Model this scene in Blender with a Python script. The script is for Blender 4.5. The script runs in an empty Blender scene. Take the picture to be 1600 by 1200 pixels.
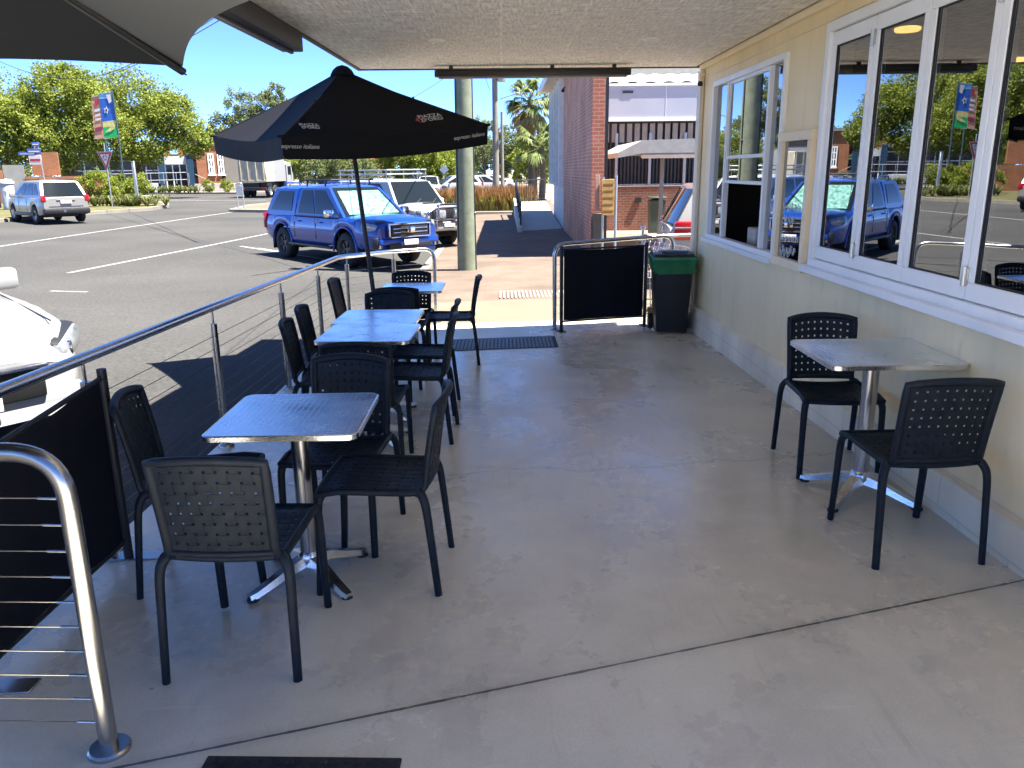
import bpy, bmesh, math, random
from mathutils import Vector, Matrix, Euler, Quaternion
scene = bpy.context.scene
COL = scene.collection
PI = math.pi
rnd = random.Random(7)
V = Vector

# ------------------------------------------------------------------ materials
def mat(name, col, rough=.6, metal=0., var=.12, vscale=6., bump=0., bscale=60., spec=.5, rvar=0., coat=0., trans=0.):
    m = bpy.data.materials.new(name); m.use_nodes = True
    nt = m.node_tree; N = nt.nodes; Lk = nt.links
    b = N['Principled BSDF']
    b.inputs['Roughness'].default_value = rough
    b.inputs['Metallic'].default_value = metal
    b.inputs['Specular IOR Level'].default_value = spec
    b.inputs['Coat Weight'].default_value = coat
    b.inputs['Coat Roughness'].default_value = .03
    b.inputs['Base Color'].default_value = (*col, 1)
    tc = N.new('ShaderNodeTexCoord')
    if var > 0:
        n = N.new('ShaderNodeTexNoise'); n.inputs['Scale'].default_value = vscale; n.inputs['Detail'].default_value = 6
        Lk.new(tc.outputs['Object'], n.inputs['Vector'])
        r = N.new('ShaderNodeMapRange'); r.inputs[1].default_value = .25; r.inputs[2].default_value = .75
        r.inputs[3].default_value = 1 - var; r.inputs[4].default_value = 1 + var
        Lk.new(n.outputs['Fac'], r.inputs[0])
        h = N.new('ShaderNodeVectorMath'); h.operation = 'SCALE'; h.inputs[0].default_value = col
        Lk.new(r.outputs[0], h.inputs['Scale']); Lk.new(h.outputs[0], b.inputs['Base Color'])
        if rvar > 0:
            r2 = N.new('ShaderNodeMapRange'); r2.inputs[1].default_value = .3; r2.inputs[2].default_value = .7
            r2.inputs[3].default_value = rough - rvar; r2.inputs[4].default_value = rough + rvar
            Lk.new(n.outputs['Fac'], r2.inputs[0]); Lk.new(r2.outputs[0], b.inputs['Roughness'])
    if bump > 0:
        n2 = N.new('ShaderNodeTexNoise'); n2.inputs['Scale'].default_value = bscale; n2.inputs['Detail'].default_value = 4
        Lk.new(tc.outputs['Object'], n2.inputs['Vector'])
        bp = N.new('ShaderNodeBump'); bp.inputs['Strength'].default_value = bump; bp.inputs['Distance'].default_value = .01
        Lk.new(n2.outputs['Fac'], bp.inputs['Height']); Lk.new(bp.outputs[0], b.inputs['Normal'])
    return m

def brick_mat(name, c1, c2, mortar, axis, bw=.23, bh=.086, ms=.012):
    """bricks on a wall whose long direction is the object's x ('x') or y ('y') axis, or the floor ('f')"""
    m = bpy.data.materials.new(name); m.use_nodes = True
    nt = m.node_tree; N = nt.nodes; Lk = nt.links; b = N['Principled BSDF']
    tc = N.new('ShaderNodeTexCoord'); sp = N.new('ShaderNodeSeparateXYZ'); cb = N.new('ShaderNodeCombineXYZ')
    Lk.new(tc.outputs['Object'], sp.inputs[0])
    src = {'x': ('X', 'Z'), 'y': ('Y', 'Z'), 'f': ('X', 'Y')}[axis]
    Lk.new(sp.outputs[src[0]], cb.inputs['X']); Lk.new(sp.outputs[src[1]], cb.inputs['Y'])
    br = N.new('ShaderNodeTexBrick'); Lk.new(cb.outputs[0], br.inputs['Vector'])
    br.inputs['Scale'].default_value = 1; br.inputs['Brick Width'].default_value = bw; br.inputs['Row Height'].default_value = bh
    br.inputs['Mortar Size'].default_value = ms; br.inputs['Mortar Smooth'].default_value = .2; br.inputs['Bias'].default_value = 0
    br.inputs['Color1'].default_value = (*c1, 1); br.inputs['Color2'].default_value = (*c2, 1); br.inputs['Mortar'].default_value = (*mortar, 1)
    n = N.new('ShaderNodeTexNoise'); n.inputs['Scale'].default_value = 1.3; n.inputs['Detail'].default_value = 8
    Lk.new(tc.outputs['Object'], n.inputs['Vector'])
    r = N.new('ShaderNodeMapRange'); r.inputs[1].default_value = .3; r.inputs[2].default_value = .7; r.inputs[3].default_value = .75; r.inputs[4].default_value = 1.2
    Lk.new(n.outputs['Fac'], r.inputs[0])
    h = N.new('ShaderNodeVectorMath'); h.operation = 'SCALE'
    Lk.new(br.outputs['Color'], h.inputs[0]); Lk.new(r.outputs[0], h.inputs['Scale']); Lk.new(h.outputs[0], b.inputs['Base Color'])
    bp = N.new('ShaderNodeBump'); bp.inputs['Strength'].default_value = .4; bp.inputs['Distance'].default_value = .006; bp.invert = True
    Lk.new(br.outputs['Fac'], bp.inputs['Height']); Lk.new(bp.outputs[0], b.inputs['Normal'])
    b.inputs['Roughness'].default_value = .85
    return m

def glass_mat(name, tint=.35, refl=.35, rough=.0):
    """thin dark window glass: partly mirrors, partly lets through"""
    m = bpy.data.materials.new(name); m.use_nodes = True
    nt = m.node_tree; N = nt.nodes; Lk = nt.links
    for n in list(N): N.remove(n)
    o = N.new('ShaderNodeOutputMaterial'); mx = N.new('ShaderNodeMixShader')
    t = N.new('ShaderNodeBsdfTransparent'); t.inputs[0].default_value = (tint, tint, tint * 1.02, 1)
    g = N.new('ShaderNodeBsdfGlossy'); g.inputs['Roughness'].default_value = rough; g.inputs['Color'].default_value = (.95, .97, 1, 1)
    lw = N.new('ShaderNodeLayerWeight'); lw.inputs['Blend'].default_value = .35
    r = N.new('ShaderNodeMapRange'); r.inputs[3].default_value = refl; r.inputs[4].default_value = 1
    Lk.new(lw.outputs['Fresnel'], r.inputs[0])
    gm = N.new('ShaderNodeNewGeometry'); fb = N.new('ShaderNodeMath'); fb.operation = 'SUBTRACT'; fb.inputs[0].default_value = 1; Lk.new(gm.outputs['Backfacing'], fb.inputs[1])
    mf = N.new('ShaderNodeMath'); mf.operation = 'MULTIPLY'; Lk.new(r.outputs[0], mf.inputs[0]); Lk.new(fb.outputs[0], mf.inputs[1])
    Lk.new(mf.outputs[0], mx.inputs[0]); Lk.new(t.outputs[0], mx.inputs[1]); Lk.new(g.outputs[0], mx.inputs[2]); Lk.new(mx.outputs[0], o.inputs[0])
    return m

def leaf_mat(name, c1, c2, trans=.35, rough=.6):
    m = bpy.data.materials.new(name); m.use_nodes = True
    nt = m.node_tree; N = nt.nodes; Lk = nt.links
    for n in list(N): N.remove(n)
    o = N.new('ShaderNodeOutputMaterial'); mx = N.new('ShaderNodeMixShader'); mx.inputs[0].default_value = trans
    d = N.new('ShaderNodeBsdfPrincipled'); d.inputs['Roughness'].default_value = rough; d.inputs['Specular IOR Level'].default_value = .3
    t = N.new('ShaderNodeBsdfTranslucent')
    g = N.new('ShaderNodeNewGeometry'); tc = N.new('ShaderNodeTexCoord')
    n = N.new('ShaderNodeTexNoise'); n.inputs['Scale'].default_value = .9; n.inputs['Detail'].default_value = 3
    Lk.new(tc.outputs['Object'], n.inputs['Vector'])
    a = N.new('ShaderNodeMath'); a.operation = 'ADD'
    hm = N.new('ShaderNodeMath'); hm.operation = 'MULTIPLY'; hm.inputs[1].default_value = .5
    Lk.new(g.outputs['Random Per Island'], hm.inputs[0]); Lk.new(hm.outputs[0], a.inputs[0])
    n2 = N.new('ShaderNodeMath'); n2.operation = 'MULTIPLY'; n2.inputs[1].default_value = .6
    Lk.new(n.outputs['Fac'], n2.inputs[0]); Lk.new(n2.outputs[0], a.inputs[1])
    cr = N.new('ShaderNodeMix'); cr.data_type = 'RGBA'; cr.inputs[6].default_value = (*c1, 1); cr.inputs[7].default_value = (*c2, 1)
    Lk.new(a.outputs[0], cr.inputs[0]); Lk.new(cr.outputs[2], d.inputs['Base Color'])
    Lk.new(cr.outputs[2], t.inputs['Color'])
    Lk.new(d.outputs[0], mx.inputs[1]); Lk.new(t.outputs[0], mx.inputs[2]); Lk.new(mx.outputs[0], o.inputs[0])
    return m

def emit_mat(name, col, s):
    m = bpy.data.materials.new(name); m.use_nodes = True
    b = m.node_tree.nodes['Principled BSDF']; b.inputs['Base Color'].default_value = (*col, 1)
    b.inputs['Emission Color'].default_value = (*col, 1); b.inputs['Emission Strength'].default_value = s
    return m

# ------------------------------------------------------------------ mesh builder
class MB:
    def __init__(s): s.v = []; s.f = []; s.m = []
    def add(s, vs, fs, mi=0):
        o = len(s.v); s.v += [tuple(p) for p in vs]; s.f += [tuple(o + i for i in f) for f in fs]; s.m += [mi] * len(fs); return s
    def box(s, c, d, M=None, bev=0., mi=0, seg=1):
        x, y, z = d[0] / 2, d[1] / 2, d[2] / 2
        vs = [V((a, b, e)) for a in (-x, x) for b in (-y, y) for e in (-z, z)]
        fs = [(0, 1, 3, 2), (4, 6, 7, 5), (0, 4, 5, 1), (2, 3, 7, 6), (0, 2, 6, 4), (1, 5, 7, 3)]
        if bev > 0:
            bm = bmesh.new(); bv = [bm.verts.new(p) for p in vs]
            for f in fs: bm.faces.new([bv[i] for i in f])
            bmesh.ops.bevel(bm, geom=bm.edges[:], offset=min(bev, .49 * min(d)), segments=seg, profile=.5, affect='EDGES')
            bm.verts.index_update(); vs = [p.co.copy() for p in bm.verts]; fs = [tuple(p.index for p in f.verts) for f in bm.faces]; bm.free()
        c = V(c)
        if M is not None: vs = [M @ p + c for p in vs]
        else: vs = [p + c for p in vs]
        return s.add(vs, fs, mi)
    def b2(s, x0, x1, y0, y1, z0, z1, bev=0., mi=0):
        return s.box(((x0 + x1) / 2, (y0 + y1) / 2, (z0 + z1) / 2), (abs(x1 - x0), abs(y1 - y0), abs(z1 - z0)), None, bev, mi)
    def tube(s, pts, r, n=10, cap=True, mi=0, flat=1.0, up=None, closed=False):
        pts = [V(p) for p in pts]; k = len(pts)
        rs = r if isinstance(r, (list, tuple)) else [r] * k
        rings = []; nrm = None
        for i, p in enumerate(pts):
            if closed: t = pts[(i + 1) % k] - pts[i - 1]
            else: t = (pts[min(i + 1, k - 1)] - pts[max(i - 1, 0)])
            t.normalize()
            if nrm is None:
                a = V(up) if up is not None else (V((0, 0, 1)) if abs(t.z) < .9 else V((0, 1, 0)))
                nrm = (a - t * a.dot(t)).normalized()
            else:
                nrm = (nrm - t * nrm.dot(t)).normalized()
            b = t.cross(nrm)
            rings.append([p + (nrm * math.cos(2 * PI * j / n) + b * math.sin(2 * PI * j / n) * flat) * rs[i] for j in range(n)])
        vs = [q for R in rings for q in R]; fs = []
        for i in range(k if closed else k - 1):
            for j in range(n):
                a, b_, c, d = i * n + j, i * n + (j + 1) % n, ((i + 1) % k) * n + (j + 1) % n, ((i + 1) % k) * n + j
                fs.append((a, b_, c, d))
        if cap and not closed: fs += [tuple(range(n))[::-1], tuple((k - 1) * n + j for j in range(n))]
        return s.add(vs, fs, mi)
    def lathe(s, prof, c=(0, 0, 0), n=24, M=None, mi=0, cap=True):
        vs = []; fs = []; k = len(prof); c = V(c)
        for r, z in prof:
            for j in range(n):
                p = V((r * math.cos(2 * PI * j / n), r * math.sin(2 * PI * j / n), z))
                vs.append((M @ p if M is not None else p) + c)
        for i in range(k - 1):
            for j in range(n): fs.append((i * n + j, i * n + (j + 1) % n, (i + 1) * n + (j + 1) % n, (i + 1) * n + j))
        if cap:
            fs += [tuple(range(n))[::-1], tuple((k - 1) * n + j for j in range(n))]
        return s.add(vs, fs, mi)
    def prism(s, poly, h, M=None, mi=0):
        """polygon in local xy extruded 0..h along z; M is a 4x4"""
        n = len(poly); vs = [V((p[0], p[1], 0)) for p in poly] + [V((p[0], p[1], h)) for p in poly]
        if M is not None: vs = [M @ p for p in vs]
        fs = [tuple(range(n))[::-1], tuple(range(n, 2 * n))] + [(i, (i + 1) % n, n + (i + 1) % n, n + i) for i in range(n)]
        return s.add(vs, fs, mi)
    def grid(s, fn, nu, nv, mi=0):
        vs = [fn(i / nu, j / nv) for i in range(nu + 1) for j in range(nv + 1)]
        fs = [(i * (nv + 1) + j, (i + 1) * (nv + 1) + j, (i + 1) * (nv + 1) + j + 1, i * (nv + 1) + j + 1) for i in range(nu) for j in range(nv)]
        return s.add(vs, fs, mi)
    def slab(s, fn, nu, nv, th, mi=0):
        """a grid surface with thickness th along its normal"""
        P = [[V(fn(i / nu, j / nv)) for j in range(nv + 1)] for i in range(nu + 1)]
        Q = []
        for i in range(nu + 1):
            row = []
            for j in range(nv + 1):
                a = P[min(i + 1, nu)][j] - P[max(i - 1, 0)][j]; b = P[i][min(j + 1, nv)] - P[i][max(j - 1, 0)]
                nn = a.cross(b); nn = nn.normalized() if nn.length > 1e-9 else V((0, 0, 1)); row.append(P[i][j] - nn * th)
            Q.append(row)
        w = nv + 1; o = (nu + 1) * w
        vs = [p for r in P for p in r] + [p for r in Q for p in r]; fs = []
        for i in range(nu):
            for j in range(nv):
                a, b, c, d = i * w + j, (i + 1) * w + j, (i + 1) * w + j + 1, i * w + j + 1
                fs += [(a, b, c, d), (o + d, o + c, o + b, o + a)]
        for i in range(nu):
            a, b = i * w, (i + 1) * w; fs.append((b, a, o + a, o + b))
            a, b = i * w + nv, (i + 1) * w + nv; fs.append((a, b, o + b, o + a))
        for j in range(nv):
            a, b = j, j + 1; fs.append((a, b, o + b, o + a))
            a, b = nu * w + j, nu * w + j + 1; fs.append((b, a, o + a, o + b))
        return s.add(vs, fs, mi)
    def build(s, name, m, parent=None, smooth=True, ang=40):
        me = bpy.data.meshes.new(name); me.from_pydata(s.v, [], s.f)
        ms = m if isinstance(m, (list, tuple)) else [m]
        for q in ms: me.materials.append(q)
        if len(ms) > 1: me.polygons.foreach_set('material_index', s.m)
        if smooth:
            me.polygons.foreach_set('use_smooth', [True] * len(me.polygons))
            me.set_sharp_from_angle(angle=math.radians(ang))
        me.update()
        o = bpy.data.objects.new(name, me); COL.objects.link(o)
        if parent is not None: o.parent = parent
        return o

def tag(o, label=None, cat=None, group=None, kind=None):
    if label: o['label'] = label
    if cat: o['category'] = cat
    if group: o['group'] = group
    if kind: o['kind'] = kind
    return o
def thing(name, label, cat, loc=(0, 0, 0), rz=0., group=None):
    o = bpy.data.objects.new(name, None); COL.objects.link(o); o.empty_display_size = .1
    o.location = loc; o.rotation_euler = (0, 0, rz)
    return tag(o, label, cat, group)
def struct(o): o['kind'] = 'structure'; return o
def dup(root, loc, rz, label, sc=None, rot=None):
    def cp(o, par):
        c = o.copy(); COL.objects.link(c)
        if par is not None: c.parent = par
        for ch in list(o.children): cp(ch, c)
        return c
    r = cp(root, None); r.location = loc; r.rotation_euler = rot if rot else (0, 0, rz); r['label'] = label
    if sc: r.scale = sc if isinstance(sc, (tuple, list)) else (sc, sc, sc)
    return r
def bez(pts, n=6):
    """smooth polyline (Catmull-Rom) through pts"""
    pts = [V(p) for p in pts]; out = []
    for i in range(len(pts) - 1):
        p0, p1, p2, p3 = pts[max(i - 1, 0)], pts[i], pts[i + 1], pts[min(i + 2, len(pts) - 1)]
        for k in range(n):
            t = k / n
            out.append(.5 * ((2 * p1) + (p2 - p0) * t + (2 * p0 - 5 * p1 + 4 * p2 - p3) * t * t + (3 * p1 - p0 - 3 * p2 + p3) * t ** 3))
    out.append(pts[-1]); return out
def fillet(pts, r, n=6):
    """polyline with rounded corners of radius r"""
    pts = [V(p) for p in pts]; out = [pts[0]]
    for i in range(1, len(pts) - 1):
        a, b, c = pts[i - 1], pts[i], pts[i + 1]
        u = (a - b); w = (c - b); d = min(r, u.length * .49, w.length * .49); u.normalize(); w.normalize()
        p, q = b + u * d, b + w * d
        for k in range(n + 1):
            t = k / n; out.append(p * (1 - t) ** 2 + b * 2 * t * (1 - t) + q * t * t)
    out.append(pts[-1]); return out
def text_mesh(name, body, size, M, m, parent=None, align='CENTER', ext=.0008, shear=0., offset=0.):
    cu = bpy.data.curves.new(name, 'FONT'); cu.body = body; cu.size = size; cu.align_x = align; cu.extrude = ext; cu.shear = shear
    cu.resolution_u = 2; cu.space_line = .85; cu.offset = offset
    o = bpy.data.objects.new(name, cu); COL.objects.link(o)
    dg = bpy.context.evaluated_depsgraph_get(); me = bpy.data.meshes.new_from_object(o.evaluated_get(dg))
    bpy.data.objects.remove(o); me.name = name
    me.transform(M); me.materials.clear(); me.materials.append(m)
    q = bpy.data.objects.new(name, me); COL.objects.link(q)
    if parent is not None: q.parent = parent
    return q
def frame4(o, x, y):
    """4x4 from origin, x axis, y axis (z = x cross y)"""
    x = V(x).normalized(); z = x.cross(V(y)).normalized(); y = z.cross(x)
    M = Matrix((x, y, z)).transposed().to_4x4(); M.translation = V(o); return M

# ------------------------------------------------------------------ camera
F_PX = 1245.0; CAMZ = 1.62
yv = V((-14 / F_PX, 334 / F_PX, 1)).normalized()
dv = V((55 / F_PX, -4638 / F_PX, 1)); dv = (dv - yv * dv.dot(yv)).normalized()
zv = -dv; xv = zv.cross(yv)
if xv.x < 0: xv = -xv
MR = Matrix((xv, yv, zv))
def ray(u, v): return MR @ V(((u - 800) / F_PX, (600 - v) / F_PX, 1))
def at(u, v, y):
    """the real point at distance y down the street that stands at this place of the view"""
    d = ray(u, v); return V((0, 0, CAMZ)) + d * (y / d.y)
def atz(u, v, z):
    d = ray(u, v); return V((0, 0, CAMZ)) + d * ((z - CAMZ) / d.z)
cam = bpy.data.objects.new('camera', bpy.data.cameras.new('camera')); COL.objects.link(cam)
cam.data.sensor_width = 36; cam.data.lens = 36 * F_PX / 1600; cam.data.clip_start = .05; cam.data.clip_end = 2000
R4 = Matrix((MR.col[0], MR.col[1], -MR.col[2])).transposed().to_4x4(); R4.translation = (0, 0, CAMZ)
cam.matrix_world = R4; scene.camera = cam

# ------------------------------------------------------------------ world, sun
SUN = V((.44, -.10, 1)).normalized()
w = bpy.data.worlds.new('World'); scene.world = w; w.use_nodes = True
nt = w.node_tree; bg = nt.nodes['Background']
sky = nt.nodes.new('ShaderNodeTexSky'); sky.sky_type = 'NISHITA'; sky.sun_disc = False
sky.sun_elevation = math.asin(SUN.z); sky.sun_rotation = math.atan2(SUN.x, SUN.y)
sky.air_density = .22; sky.dust_density = .0; sky.ozone_density = 10.0; sky.altitude = 200
nt.links.new(sky.outputs[0], bg.inputs['Color']); bg.inputs['Strength'].default_value = .067
sl = bpy.data.lights.new('sun', 'SUN'); sl.energy = 2.0; sl.angle = math.radians(.53); sl.color = (1, .96, .89)
so = bpy.data.objects.new('sun', sl); COL.objects.link(so); so.rotation_euler = (-SUN).to_track_quat('-Z', 'Y').to_euler(); so.location = SUN * 60
vs_ = scene.view_settings; vs_.view_transform = 'Standard'; vs_.look = 'None'; vs_.gamma = 1; vs_.exposure = 3.55
scene.cycles.max_bounces = 12; scene.cycles.diffuse_bounces = 7; scene.cycles.glossy_bounces = 4; scene.cycles.transparent_max_bounces = 12
scene.cycles.use_denoising = True

def fl(x, y): return -.0245 * min(y, 18.) + .022 * max(min(x, 3), -2)
def zroad(x, y): return max(-.12 - .0245 * y, -.51) + .013 * min(max(-x - 2, 0), 20)
# ------------------------------------------------------------------ shared materials
M_steel = mat('brushed_stainless', (.44, .43, .42), .25, 1., .02, 8, .0, 200, rvar=.02)
def wall_mat():
    m = mat('cream_render_wall', (.93, .76, .46), .5, 0, .05, 1.6, .08, 55, .3); nt = m.node_tree; N = nt.nodes; Lk = nt.links; b = N['Principled BSDF']
    src = b.inputs['Base Color'].links[0].from_socket; tc = N.new('ShaderNodeTexCoord')
    def layer(scale, det, lo, hi, a, c):
        mp = N.new('ShaderNodeMapping'); mp.inputs['Scale'].default_value = scale; Lk.new(tc.outputs['Object'], mp.inputs[0])
        n = N.new('ShaderNodeTexNoise'); n.inputs['Scale'].default_value = 1; n.inputs['Detail'].default_value = det; Lk.new(mp.outputs[0], n.inputs['Vector'])
        r = N.new('ShaderNodeMapRange'); r.inputs[1].default_value = lo; r.inputs[2].default_value = hi; r.inputs[3].default_value = a; r.inputs[4].default_value = c; Lk.new(n.outputs['Fac'], r.inputs[0]); return r.outputs[0]
    f = None
    for L in (((9, 9, .7), 5, .5, .78, 1., .90), ((3, 14, 5), 3, .66, .8, 1., .86), ((1.1, 1.1, 1.1), 4, .3, .7, .95, 1.04)):
        o = layer(*L)
        if f is None: f = o
        else:
            q = N.new('ShaderNodeMath'); q.operation = 'MULTIPLY'; Lk.new(f, q.inputs[0]); Lk.new(o, q.inputs[1]); f = q.outputs[0]
    h = N.new('ShaderNodeVectorMath'); h.operation = 'SCALE'; Lk.new(src, h.inputs[0]); Lk.new(f, h.inputs['Scale']); Lk.new(h.outputs[0], b.inputs['Base Color']); return m
M_rail = mat('polished_handrail', (.66, .65, .63), .22, 1., .02, 8)
M_steel_d = mat('steel_cable', (.22, .22, .22), .35, 1., .1, 40)
M_alu = mat('cast_aluminium', (.72, .73, .75), .22, 1., .06, 20, .08, 90)
M_chair = mat('anthracite_plastic', (.010, .015, .022), .48, 0, .25, 20, .12, 240, .2)
M_black = mat('black_powdercoat', (.010, .010, .012), .5, 0, .2, 20)
M_banner = mat('black_mesh_fabric', (.006, .007, .012), .75, 0, .15, 8, .15, 300, .2)
M_rubber = mat('black_rubber', (.018, .018, .020), .7, 0, .25, 30, .1, 120)
M_cream = mat('cream_render_paint', (.90, .76, .51), .5, 0, .05, 1.6, .08, 55, .3)
M_cream2 = mat('pale_plinth_paint', (.62, .585, .51), .6, 0, .12, 3, .2, 40, .3)
M_white = mat('white_aluminium', (.88, .88, .87), .38, 0, .04, 4, .0, 50)
M_whitewall = mat('white_cladding', (.40, .42, .48), .55, 0, .04, 1.5)
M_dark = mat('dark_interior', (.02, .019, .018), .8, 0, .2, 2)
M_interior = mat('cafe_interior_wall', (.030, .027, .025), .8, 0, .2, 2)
M_glass = glass_mat('tinted_window_glass', .5, .30)
M_carglass = glass_mat('car_window_glass', .12, .16)
M_mirror = glass_mat('black_gloss_board', .0, .33)
M_timber = mat('green_treated_pole_timber', (.17, .19, .125), .85, 0, .25, 5, .5, 25)
M_oldpole = mat('weathered_pole_timber', (.20, .18, .15), .9, 0, .25, 3, .4, 20)
M_bark = mat('grey_brown_bark', (.12, .095, .07), .9, 0, .3, 4, .6, 14)
M_tyre = mat('tyre_rubber', (.014, .014, .014), .75, 0, .2, 10, .1, 60)
M_rimblk = mat('black_rim', (.028, .028, .030), .35, 0, .1, 10)
M_rimsil = mat('silver_rim', (.5, .5, .52), .3, 1., .1, 10)
M_trim = mat('black_car_trim', (.013, .013, .014), .5, 0, .15, 10)
M_chrome = mat('chrome', (.75, .75, .77), .12, 1., .03, 10)
M_red = mat('red_lens', (.34, .006, .012), .15, 0, .1, 20, coat=.6)
M_lens = mat('clear_lens', (.24, .26, .28), .12, 0, .5, 14, coat=.6)
M_plate = mat('number_plate', (.75, .74, .72), .4, 0, .05, 10)
M_blue = mat('blue_metallic_paint', (.002, .042, .26), .3, .2, .04, 3, coat=.7)
M_whitecar = mat('white_car_paint', (.34, .34, .335), .3, 0, .02, 3, coat=.8)
M_silver = mat('silver_car_paint', (.33, .315, .29), .34, .35, .03, 3, coat=.3)
M_greycar = mat('grey_car_paint', (.16, .17, .18), .3, .4, .03, 3, coat=.8)
M_text = mat('cream_print', (.62, .58, .50), .8, 0, .1, 30)
M_textred = mat('red_print', (.45, .06, .05), .8, 0, .1, 30)
M_grey_pole = mat('galvanised_pole', (.42, .44, .45), .45, .7, .12, 10)
M_leafA = leaf_mat('leaf_mid_green', (.095, .14, .016), (.34, .375, .06))
M_leafB = leaf_mat('leaf_lime', (.12, .16, .012), (.31, .35, .05))
M_leafC = leaf_mat('leaf_olive', (.075, .10, .03), (.23, .26, .10))
M_leafD = leaf_mat('leaf_pale_strap', (.10, .125, .025), (.28, .29, .10))
M_palm = leaf_mat('palm_frond', (.08, .115, .03), (.28, .33, .11))
M_palmdry = leaf_mat('dry_palm_frond', (.28, .21, .09), (.48, .38, .18))
M_grassred = leaf_mat('red_brown_grass', (.17, .08, .03), (.36, .19, .07))
M_grassgrn = leaf_mat('yellow_green_grass', (.16, .17, .03), (.36, .34, .08))
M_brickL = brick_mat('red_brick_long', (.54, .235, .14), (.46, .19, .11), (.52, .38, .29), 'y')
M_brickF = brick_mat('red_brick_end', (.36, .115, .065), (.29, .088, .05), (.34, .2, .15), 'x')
M_brickO = brick_mat('orange_brick', (.31, .115, .042), (.26, .09, .034), (.24, .16, .10), 'x', ms=.008)
M_concrete_far = mat('pale_path_concrete', (.21, .18, .14), .85, 0, .12, 1.2, .2, 50)
M_kerb = mat('kerb_concrete', (.22, .195, .155), .85, 0, .15, 2, .2, 40)
M_line = mat('worn_white_line_paint', (.28, .27, .245), .7, 0, .4, 14, .1, 60)
M_grass = mat('dry_lawn', (.10, .092, .028), .95, 0, .35, 1.2, .5, 40)
M_soil = mat('soil_ground', (.20, .17, .11), .95, 0, .25, .3, .3, 20)

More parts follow.
